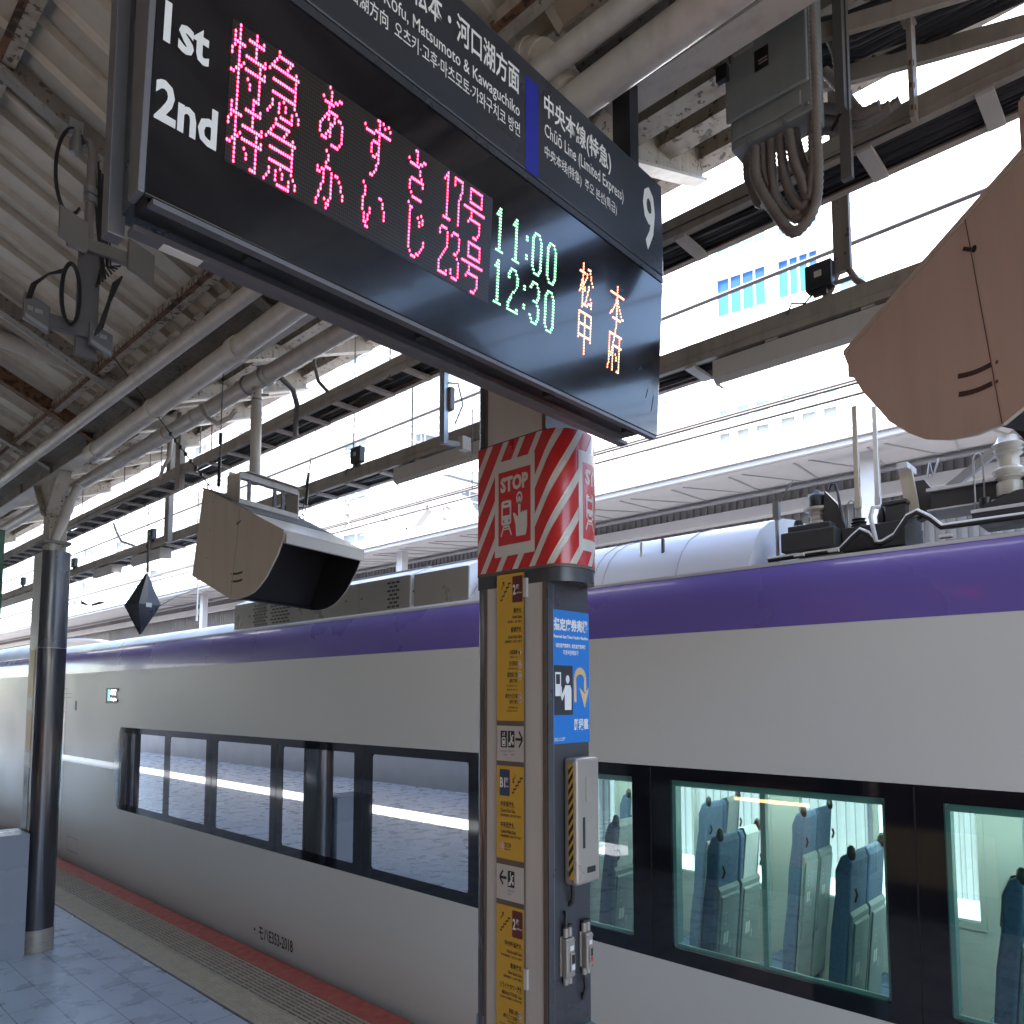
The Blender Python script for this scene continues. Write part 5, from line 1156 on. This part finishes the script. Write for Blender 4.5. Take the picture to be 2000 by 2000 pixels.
# window band, panes with their inner frames, door, displays, lettering
PANES = [(-2.58, -1.62), (-1.40, -.44), (-.22, .743), (.949, 1.909), (2.126, 3.08), (3.308, 4.28), (4.494, 5.474), (5.668, 6.622), (6.85, 7.653), (7.79, 8.969)]
ZB0, ZB1, ZP0, ZP1 = .757, 1.669, .828, 1.607
mb = MB().box(XT + .0005, XT + .02, -6, 9.005, ZB0 + .0005, ZP0).box(XT + .0005, XT + .02, -6, 9.005, ZP1, ZB1 - .0005)
prev = -6
for a, b in PANES + [(9.005, 9.005)]:
    if a > prev: mb.box(XT + .0005, XT + .02, prev, a, ZP0 + .0001, ZP1 - .0001)
    prev = b
wb = mb.build('window_band', 'band', TR)
MB().prism([(9.0052, ZB0 + .0005), (9.05, ZB0 + .03), (9.19, 1.20), (9.05, ZB1 - .05), (9.0052, ZB1 - .0005)], lambda u, v, w: (w, u, v), XT - .001, XT + .02).build('band_end', 'band', TR)
MB().prism([(9.0052, .5), (9.4, .5), (9.4, 1.9), (9.0052, 1.9)], lambda u, v, w: (w, u, v), XT + .0205, XT + .03).build('band_backing', 'trainw', TR)
for a, b, z0, z1 in ((9.19, Y1T, ZB0, ZB1), (9.0052, 9.19, ZB0, ZB1)):
    if a > 9.1: MB().box(XT, XT + .0200, a, b, z0, z1).build('end_side', 'trainw', TR)
    else: MB().flat([[(9.0052, z0), (9.05, z0 + .03), (9.19, 1.20), (9.19, z0)], [(9.0052, z1), (9.19, z1), (9.19, 1.20), (9.05, z1 - .05)]], lambda u, v: Vector((XT, u, v))).build('end_side', 'trainw', TR)
MB().box(XT - .0012, XT - .0002, 9.175, 11.02, 1.178, 1.262).build('dark_stripe', 'band', TR)
for i, (a, b) in enumerate(PANES):
    pn = MB().flat([rrect(a, ZP0, b, ZP1, .025, .045)], lambda u, v: Vector((XT + .004, u, v))).build('window', 'glass', TR)
    fr_ = MB(); e = .016
    xf = XT + .024
    fr_.box(xf, xf + .012, a - .02, b + .02, ZP0 - .02, ZP0 + .014).box(xf, xf + .012, a - .02, b + .02, ZP1 - .030, ZP1 + .02)
    fr_.box(xf, xf + .05, a - .02, a + e, ZP0 + .0145, ZP1 - .0305).box(xf, xf + .05, b - e, b + .02, ZP0 + .0145, ZP1 - .0305)
    if i < 8: c = (a + b) / 2 + .03; fr_.box(xf, xf + .030, c - .012, c + .012, ZP0 + .0145, ZP1 - .0305)
    fr_.build('window_frame', 'wframe', pn)
mb = MB()
for y in (.842, 2.018, 3.19, 4.39, 5.57, 6.73, -.33): mb.box(XT - .0004, XT + .0003, y - .003, y + .003, ZB0 + .01, ZB1 - .01)
mb.build('band_joint', 'black', wb)
d = MB().box(XT - .0010, XT - .0002, 11.0, 11.22, .605, 1.83).build('door_window', 'band', TR)
mb = MB().box(XT - .0006, XT - .0001, 10.945, 10.952, -.1, 2.12).box(XT - .0006, XT - .0001, 10.95, 11.7, 2.112, 2.12)
for z in (2.0, 2.05): mb.box(XT - .0006, XT - .0001, 10.75, 11.2, z, z + .006)
mb.build('door_joint', 'canopy', TR)
MB().box(XT - .004, XT - .0002, 10.55, 10.60, 1.84, 1.96).build('door_button', 'brown', TR)
dd = MB().box(XT - .0012, XT - .0002, 9.155, 9.515, 1.935, 2.112).build('destination_display', 'black', TR)
g = lambda u, v: Vector((XT - .0018, -u, v))
mb = MB(); text(mb, '特急', (-9.43, 1.985, -9.36, 2.09), g, .03); k_ = MB(); 
MB().flat([rect(-9.45, 1.965, -9.39, 2.095)], g).build('blue_field', emit('display_blue', (.05, .25, 1), 1.0), dd)
mb = MB(); text(mb, '新宿', (-9.36, 2.03, -9.18, 2.095), g, .02); text(mb, 'Shinjuku', (-9.36, 1.955, -9.18, 2.0), g, .02); mb.build('lettering', emit('display_white', (1, 1, 1), .8), dd)
for z in (2.09, 1.965): MB().lathe((XT - .004, 9.12, z), [(0, -.02), (.006, -.016), (.006, .016), (0, .02)], 8).build('side_lamp', 'black', TR)
p0_ = MB()
a_, b_ = PX(131, 1633, XT), PX(150, 1669, XT)
for q in (((10.29, .08), (10.69, .08)), ((10.29, .25), (10.69, .25)), ((10.29, .08), (10.29, .25)), ((10.69, .08), (10.69, .25))): p0_.flat([stroke(*q, .008)], lambda u, v: Vector((XT + .0005, u, v)))
p0_.build('hatch_joint', 'canopy', TR)
mb = MB(); g = lambda u, v: Vector((XT + (.0145 if v < .06 else .0115) - .0038 if False else XT + .0105 - .05 * (v - .06) - .0022, -u, v))
text(mb, 'モハE353-2018', (-5.80, .030, -5.275, .128), g, .012); mb.flat([[(-5.885, .09), (-5.868, .105), (-5.851, .09), (-5.868, .075)]], g); mb.build('car_number', 'blackp', TR)
# interior shell
MB().box(XT + .045, XT + WT - .045, Y0T, 11.9, -.03, .02).build('interior_floor', 'intf', TR)
MB().box(XT + .045, XT + WT - .045, Y0T, 11.9, 2.13, 2.16).build('interior_ceiling', 'intw', TR)
mb = MB()
for x in (3.52, 4.36): mb.box(x - .035, x + .035, -5.5, 11.5, 2.118, 2.1295)
mb.build('ceiling_light', 'intl', TR)
for s in (0, 1): MB().prism([(3.20, 1.68), (3.48, 1.72), (3.48, 1.735), (3.20, 1.80)], (lambda u, v, w: (u, w, v)) if s == 0 else (lambda u, v, w: (2*XM - u, w, v)), -5.5, 6.7).build('luggage_rack', 'intw', TR)
xw = XT + WT - .05
mb = MB().box(xw, xw + .04, -6, 11.9, .02, .80).box(xw, xw + .04, -6, 11.9, 1.62, 2.13); prev = -6
for a, b in PANES[:-2] + [(7.1, 7.6), (11.9, 11.9)]:
    if a > prev: mb.box(xw, xw + .04, prev, a, .8001, 1.6199)
    prev = b
mb.build('far_wall', 'intw', TR)
mb = MB()
for a, b in PANES[:-2]:
    c = (a + b) / 2 + .03; mb.box(xw - .006, xw - .0005, c - .016, c + .016, .80, 1.62)
    mb.box(xw - .006, xw - .0005, a - .03, a, .78, 1.64).box(xw - .006, xw - .0005, b, b + .03, .78, 1.64).box(xw - .010, xw - .0005, a - .03, b + .03, .76, .7999)
mb.build('far_window_frame', 'intw', TR)
MB().box(xw + .046, xw + .049, -6, 9, .80, 1.62).build('far_glass', 'farpane', TR)
MB().box(XT + .05, XT + .60, 6.70, 6.74, .02, 2.13).box(XT + WT - .6, XT + WT - .05, 6.70, 6.74, .02, 2.13).build('partition', 'intw', TR)
MB().box(XT + .05, XT + WT - .05, 9.3, 9.34, .02, 2.13).build('partition', 'intw', TR); MB().box(XT + .02, XT + WT - .02, Y0T, Y0T + .04, -.5, 2.6).build('end_wall', 'intw', TR)
MB().box(XT + .02, XT + WT - .02, Y1T - .04, Y1T, -.5, 2.6).build('end_wall', 'trainw', TR)
MB().box(XT + .12, XT + WT - .12, Y0T + .2, Y1T - .2, -.95, -.40).build('underframe', 'black', TR)
# next car beyond the gap
T2 = thing('train_car', (XM, 18, -.9), 'next white train car seen left of the round column', 'train car', 'train cars')
car_side(T2, 12.75, 31); roof_part(T2, 12.75, 31, CROWN)
MB().box(XT + .0005, XT + .02, 12.75, 31, ZB0 + .0005, ZB1 - .0005).build('window_band', 'trainw', T2)
MB().box(XT - .001, XT, 14.6, 30, ZP0, ZP1).build('window', 'band', T2); MB().box(XT + .02, XT + WT - .02, 12.75, 12.79, -.5, 2.6).build('end_wall', 'trainw', T2)
MB().box(XT + .12, XT + WT - .12, 12.9, 30.8, -.95, -.40).build('underframe', 'black', T2)

# seats: backs face the viewer, two and two, knobs on the outer corners
def seat_proto():
    s = thing('recliner', (0, 0, .02), 'seat', 'train seat', 'blue seats inside the train car')
    w = .105
    tilt = lambda v: -.10 * max(0, v - .40)
    BP = [(0, .36), (.055, .40), (.06, .60), (.052, .8), (.056, 1.0), (.048, 1.16), (.055, 1.26), (.035, 1.325), (.005, 1.335), (-.012, 1.30), (-.016, 1.1), (-.016, .40)]
    f = lambda u, v, q: Vector((q, u + tilt(v), v + .02))
    MB().prism(BP, f, -w, w).build('backrest', 'fabric', s, bevel=.012)
    sh = MB().prism([(-.017, .34), (-.030, .36), (-.030, 1.08), (-.017, 1.10)], f, -w + .006, w - .006).build('back_shell', 'seatback', s, bevel=.004)
    MB().prism([(-.031, .62), (-.040, .63), (-.040, 1.05), (-.031, 1.06)], f, -w + .018, w - .018).build('tray_table', 'intw' if False else 'seatback', s, bevel=.004)
    b = lambda q, v: f(-.0412, v, q)
    MB().flat([rect(-.055, .83, -.035, .885), rect(-.030, .83, -.010, .885), rect(.01, .80, .016, .84), rect(-.05, .92, -.045, .93), rect(-.05, .945, -.045, .955), rect(-.05, .97, -.045, .98)], b).build('table_sticker', 'white', s)
    MB().flat([rect(-.075, .43, .075, .58)], lambda q, v: f(-.0312, v, q)).build('net_pocket', 'cable', s)
    MB().flat([rect(-.05, .56, .06, .62)], lambda q, v: f(-.0325, v, q)).build('booklet', 'offwhite', s)
    MB().prism([(.0, .30), (.24, .34), (.25, .40), (.22, .42), (.05, .41), (.0, .40)], f, -w, w).build('cushion', 'fabric', s, bevel=.012)
    MB().prism([(-.01, .0), (.17, .0), (.17, .29), (-.01, .29)], f, -w + .03, w - .03).build('seat_base', 'seatback', s)
    return s, f
SP, sfm = seat_proto()
kn = MB().lathe((0, -.095, 1.345), [(0, -.02), (.016, -.012), (.019, .01), (.015, .035), (.006, .045), (0, .046)], 12).build('grab_knob', 'knob', SP, smooth=60)
kn2 = MB().tube([(0, -.105, 1.16), (.008, -.112, 1.19), (.0, -.108, 1.215)], .006, 6).build('coat_hook', 'knob', SP, smooth=60)
cv = MB().prism([(-.019, 1.02), (-.019, 1.31), (.0, 1.343), (.035, 1.333), (.058, 1.27), (.058, 1.14), (.0565, 1.14), (.0565, 1.27), (.034, 1.330), (.0, 1.340), (-.0175, 1.31), (-.0175, 1.02)], sfm, -.07, .07).build('headrest_cover', 'cover', SP)
ORD = 'first second third fourth fifth sixth seventh eighth ninth tenth eleventh twelfth thirteenth'.split()
SEATS = [(3.335, 'platform side window', -.085), (3.560, 'platform side aisle', .085), (4.320, 'far side aisle', -.085), (4.545, 'far side window', .085)]
first = True
for r_ in range(12):
    y = .03 + r_ * .59
    for j, (x, who, kx) in enumerate(SEATS):
        if first: s = SP; first = False
        else: s = copy_tree(SP)
        s.location = (x, y, .02)
        s['label'] = f'blue reclining train seat, {who}, {ORD[r_]} row from the right'
        for ch in s.children:
            if ch.name.startswith('grab_knob') or ch.name.startswith('coat_hook'): ch.location.x = kx
        if (r_ + j) % 3 != 1:
            for ch in list(s.children):
                if ch.name.startswith('headrest_cover') and ch is not cv: bpy.data.objects.remove(ch)

# ================================================================== OPPOSITE PLATFORM AND ITS CANOPY
struct(MB().box(7.3, 12.5, -30, 60, -1.1, .0).build('opposite_platform', 'canopy'))
OC = thing('opposite_canopy', (8, 5, 4.3), 'long grey canopy with a corrugated wall over the opposite platform', 'canopy')
MB().prism([(7.0, 4.45), (7.0, 4.33), (7.05, 4.33), (7.4, 4.45), (9.5, 5.3), (9.4, 5.4)], lambda u, v, w: (u, w, v), -30, 60).build('roof_slab', 'canopyl', OC)
MB().box(6.95, 6.999, -30, 60, 4.38, 4.47).build('gutter', 'canopy', OC)
MB().prism([(7.06, 4.325), (8.55, 4.50), (8.55, 4.56), (7.06, 4.345)], lambda u, v, w: (u, w, v), -30, 60).build('soffit', 'canopyl', OC)
mb = MB(); y = -2
while y < 20:
    for k in (0, 1):
        a = y + k * .35; mb.prism([(a, 7.25), (a + .20, 8.45), (a + .22, 8.45), (a + .02, 7.25)] if k == 0 else [(a + .20, 7.25), (a, 8.45), (a + .02, 8.45), (a + .22, 7.25)], lambda u, v, w: (v, u, 4.325 + (v - 7.06) * .1174 + w), -.012, -.001)
    y += .70
mb.build('truss_pattern', 'canopy', OC)
MB().box(8.50, 8.58, -30, 60, 4.46, 4.499).build('cornice', 'canopyl', OC)
W_ = MB(); y = -8; pts = []
while y < 26: pts += [(y, 0), (y + .05, 0), (y + .055, .025), (y + .095, .025)]; y += .10
n = len(pts); W_.add([(8.6 + b, a, .0) for a, b in pts] + [(8.6 + b, a, 4.46) for a, b in pts], [(i, n+i, n+i+1, i+1) for i in range(n-1)])
W_.build('corrugated_wall', 'corr', OC)
MB().box(8.7, 8.8, -30, 60, 0, 4.6).build('back_wall', 'corr', OC)
MB().tube([(8.45, -30, 4.44), (8.45, 60, 4.44)], .025, 8).build('wall_pipe', 'canopyl', OC, smooth=60)
MB().box(8.35, 8.5, -30, 60, 4.15, 4.28).build('wall_band', 'canopyl', OC)
MB().box(8.33, 8.349, 3.0, 3.2, 4.13, 4.30).build('band_bracket', 'canopyl', OC)
mb = MB()
for y in (2.2, 5.2, 8.2, 11.2, 14.2): mb.box(7.30, 7.42, y, y + .15, 0, 4.37)
for k in range(5): tag(MB().box(7.45, 7.57, 2.2 + 3.6*k, 2.35 + 3.6*k, 0, 4.39).build('canopy_post', 'canopyl', OC))

# ================================================================== BUILDINGS BEHIND THE STATION
class Facade:
    def __init__(s, P0, az): s.P = Vector((P0[0], P0[1], 0)); s.d = Vector((math.cos(R(az)), math.sin(R(az)), 0)); s.n = Vector((s.d.y, -s.d.x, 0));
    def at(s, x, y):
        d = ray(x, y); t = (s.P - Vector((0, 0, 0))).dot(s.n) / Vector((d.x, d.y, 0)).dot(s.n); p = CAM + d * t
        return (p - s.P).dot(s.d), p.z
    def f(s, depth=0): return lambda u, v: s.P + s.d * u + Vector((0, 0, v)) + s.n * depth
A_ = R(20); FB = Facade((34 * math.cos(A_), 34 * math.sin(A_)), 97.8)
if FB.n.dot(-FB.P) > 0: pass
sgn = 1 if FB.n.dot(-FB.P) > 0 else -1               # +1: n points to the camera
B1 = thing('office_building', FB.P + FB.d * 2, 'white office building with six small windows and blue glass windows above', 'building')
def building_front(root, fc, s0, s1, z0, z1, wins, mwall, deep=12, sg=1):
    holes = []
    for (u0, v0, u1, v1, m, nx, ny) in wins: holes.append(list(reversed(rect(u0, v0, u1, v1))))
    mb = MB().flat([[rect(s0, z0, s1, z1)] + holes], fc.f(0))
    for (u0, v0, u1, v1, m, nx, ny) in wins:
        q = rect(u0, v0, u1, v1)
        for i in range(4):
            a, b = q[i], q[(i+1) % 4]; mb.add([fc.f(0)(*a), fc.f(0)(*b), fc.f(-.35*sg)(*b), fc.f(-.35*sg)(*a)], [(0, 1, 2, 3)])
    c = [fc.f(0)(s0, z0), fc.f(0)(s1, z0), fc.f(-deep*sg)(s1, z0), fc.f(-deep*sg)(s0, z0)]
    up = Vector((0, 0, z1 - z0)); mb.add(c + [p + up for p in c], [(1, 2, 6, 5), (2, 3, 7, 6), (3, 0, 4, 7), (4, 5, 6, 7)])
    mb.build('wall', mwall, root)
    for (u0, v0, u1, v1, m, nx, ny) in wins:
        w = MB().flat([rect(u0, v0, u1, v1)], fc.f(-.34*sg)).build('window', m, root)
        k = MB()
        for i in range(1, nx): uu = u0 + (u1-u0)*i/nx; k.flat([rect(uu - .05, v0, uu + .05, v1)], fc.f(-.30*sg))
        for i in range(1, ny): vv = v0 + (v1-v0)*i/ny; k.flat([rect(u0, vv - .05, u1, vv + .05)], fc.f(-.30*sg))
        if k.v: k.build('mullion', 'bwhite', w)
def fw(fc, xl, yt, xr, yb, m, nx=1, ny=1):
    a = fc.at(xl, yt); b = fc.at(xl, yb); c = fc.at(xr, yt); return (min(a[0], c[0]), b[1], max(a[0], c[0]), a[1], m, nx, ny)
wins = []
for xl, xr, yt, yb in ((1402, 1426, 800, 870), (1437, 1463, 790, 862), (1474, 1501, 782, 853), (1523, 1552, 770, 838), (1563, 1594, 760, 828), (1606, 1634, 750, 818)):
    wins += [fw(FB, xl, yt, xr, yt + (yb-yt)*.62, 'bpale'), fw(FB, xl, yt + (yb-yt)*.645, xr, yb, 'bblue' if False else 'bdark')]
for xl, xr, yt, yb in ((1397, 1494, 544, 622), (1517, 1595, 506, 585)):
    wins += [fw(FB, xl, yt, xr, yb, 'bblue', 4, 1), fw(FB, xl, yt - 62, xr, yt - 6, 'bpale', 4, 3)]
wins += [fw(FB, 1640, 545, 1690, 645, 'bpale', 2, 1)]
e0 = FB.at(1278, 800)[0]; e1 = FB.at(2300, 800)[0]
building_front(B1, FB, min(e0, e1), max(e0, e1), -1, FB.at(1450, 250)[1] + 6, wins, 'bwhite', 10, sgn)
mb = MB()
for y in (560, 690): 
    a = FB.at(1300, y + 12); b = FB.at(1390, y - 10); mb.flat([stroke(a, b, .10)], FB.f(.03*sgn))
mb.build('facade_joint', 'bgrey', B1)
C_ = R(31); FG = Facade((30 * math.cos(C_), 30 * math.sin(C_)), 97.8)
B3 = thing('annex_building', FG.P, 'grey ribbed annex wall with a dark strip window right of the sign pillar', 'building')
u0 = FG.at(1262, 850)[0]; u1 = FG.at(1080, 850)[0]; zt = FG.at(1170, 765)[1]
building_front(B3, FG, min(u0, u1), max(u0, u1), -1, zt, [], 'bgrey', 5, sgn)
mb = MB(); u = min(u0, u1)
while u < max(u0, u1): mb.flat([rect(u, 2, u + .10, zt - .05)], FG.f(.05*sgn)); u += .22
mb.build('rib', 'bwhite', B3)
w = fw(FB, 1283, 830, 1298, 900, 'bdark'); MB().flat([rect(w[0], w[1], w[2], w[3])], FB.f(.02*sgn)).build('strip_window', 'bdark', B1)
# louvred tower
K_ = R(52.1); CN = Vector((40 * math.cos(K_), 40 * math.sin(K_), 0))
TW = thing('louvred_tower', CN, 'tall white tower wrapped in horizontal louvres above the train', 'building')
for az, L_, seed in ((97.8, 50, 3), (-8.7, 14, 4)):
    fc = Facade((CN.x, CN.y), az); sg = 1 if fc.n.dot(-CN) > 0 else -1; rnd = random.Random(seed)
    wn = []
    for fl in range(2, 9):
        z = 1.9 + fl * 2.76; u = 2.4 if seed == 3 else 1.2
        while u < L_ - 3:
            if rnd.random() < .62: wn.append((u, z, u + (2.1 if seed == 3 else 1.5), z + 1.15, 'bdark', 2, 2))
            u += 5.2 if seed == 3 else 3.1
    building_front(TW, fc, 0, L_, -1, 28, wn, 'louv', 10, sg)
    mb = MB(); z = 1.0
    def seg(a, b, z): 
        P = [fc.f(.02*sg)(a, z), fc.f(.34*sg)(a, z - .10), fc.f(.34*sg)(a, z - .13), fc.f(.02*sg)(a, z - .05)]; Q = [fc.f(.02*sg)(b, z), fc.f(.34*sg)(b, z - .10), fc.f(.34*sg)(b, z - .13), fc.f(.02*sg)(b, z - .05)]
        mb.add(P + Q, [(0, 1, 5, 4), (1, 2, 6, 5), (2, 3, 7, 6), (3, 0, 4, 7), (0, 3, 2, 1), (4, 5, 6, 7)])
    while z < 27.5:
        cuts = sorted((w[0], w[2]) for w in wn if w[1] - .1 < z < w[3] + .1); p = 0
        for a, b in cuts:
            if a - p > .05: seg(p, a, z)
            p = b
        seg(p, L_, z); z += .46
    mb.build('louvre', 'louv', TW)
    mb = MB(); u = 1.3
    while u < L_: mb.flat([rect(u, 1, u + .035, 27.5)], fc.f(.345*sg)); u += 1.35
    mb.build('louvre_post', 'bgrey', TW)
# rooftop steel frames beyond the opposite canopy
o = thing('steel_gantry', (14, 16, 4.5), 'pale steel gantry frame above the opposite canopy left of the pillar', 'gantry')
mb = MB()
for p, q in (((730, 975), (800, 1040)), ((800, 1040), (840, 985)), ((840, 985), (905, 1020)), ((815, 975), (900, 985)), ((760, 960), (745, 1045)), ((870, 985), (860, 1040)), ((905, 975), (930, 1025))): mb.bar(PX(*p, 13), PX(*q, 13), .22, .22)
mb.build('frame', 'bpale' if False else 'canopyl', o)
o = thing('steel_gantry', (14, 40, 4.5), 'pale blue steel gantry frame just right of the round column', 'gantry'); mb = MB()
for p, q in (((140, 1130), (150, 1200)), ((150, 1170), (215, 1185)), ((165, 1180), (200, 1200)), ((140, 1200), (240, 1172))): mb.bar(PX(*p, 14), PX(*q, 14), .4, .4)
mb.build('frame', 'canopyl', o)

# ================================================================== what the windows mirror: a dark kiosk behind the photographer
KI = thing('kiosk', (-1.6, 4.5, 0), 'dark platform kiosk with warm shelf lamps mirrored in the train windows', 'kiosk')
MB().box(-2.6, -1.3, -2.5, 5.2, 0, 2.9).build('body', 'woodk', KI)
for k, (y0, y1, z) in enumerate(((-1.6, .4, 1.1), (.8, 2.6, 1.35), (2.9, 4.8, .9), (-1.0, 4.6, 2.5))): MB().box(-1.298, -1.28, y0, y1, z, z + .03).build('shelf_lamp', 'warm' if k < 3 else 'tube', KI)
for k in range(6): MB().box(-1.299, -1.24, -2.2 + k*1.2, -1.2 + k*1.2, .3, .8 + .1 * (k % 3)).build('display_rack', ('maroon', 'offwhite', 'navy', 'gold', 'red', 'seatback')[k], KI)

# unseen canopy and train added to block the open sky, mirrored in the glass
NC = thing('sky_blocker_canopy', (-9, 4, 4.1), 'dark unseen canopy added to block the sky, mirrored in the train windows', 'canopy')
MB().box(-16, -4.75, -12, 34, 4.15, 4.30).build('roof_slab', 'girder', NC); MB().box(-10.2, -10, -12, 34, -1, 4.149).build('back_wall', 'corr', NC)
NT = thing('blocker_train', (-6.2, 4, -.9), 'silver unseen train added to close the bright left side, mirrored in the windows', 'train car')
MB().box(-7.0, -5.4, -12, 34, -.8, 2.75).build('body', 'canopy', NT)
for k in range(12): MB().box(-5.398, -5.39, -11 + k * 3.6, -8.4 + k * 3.6, .9, 1.75).build('window', 'band', NT)
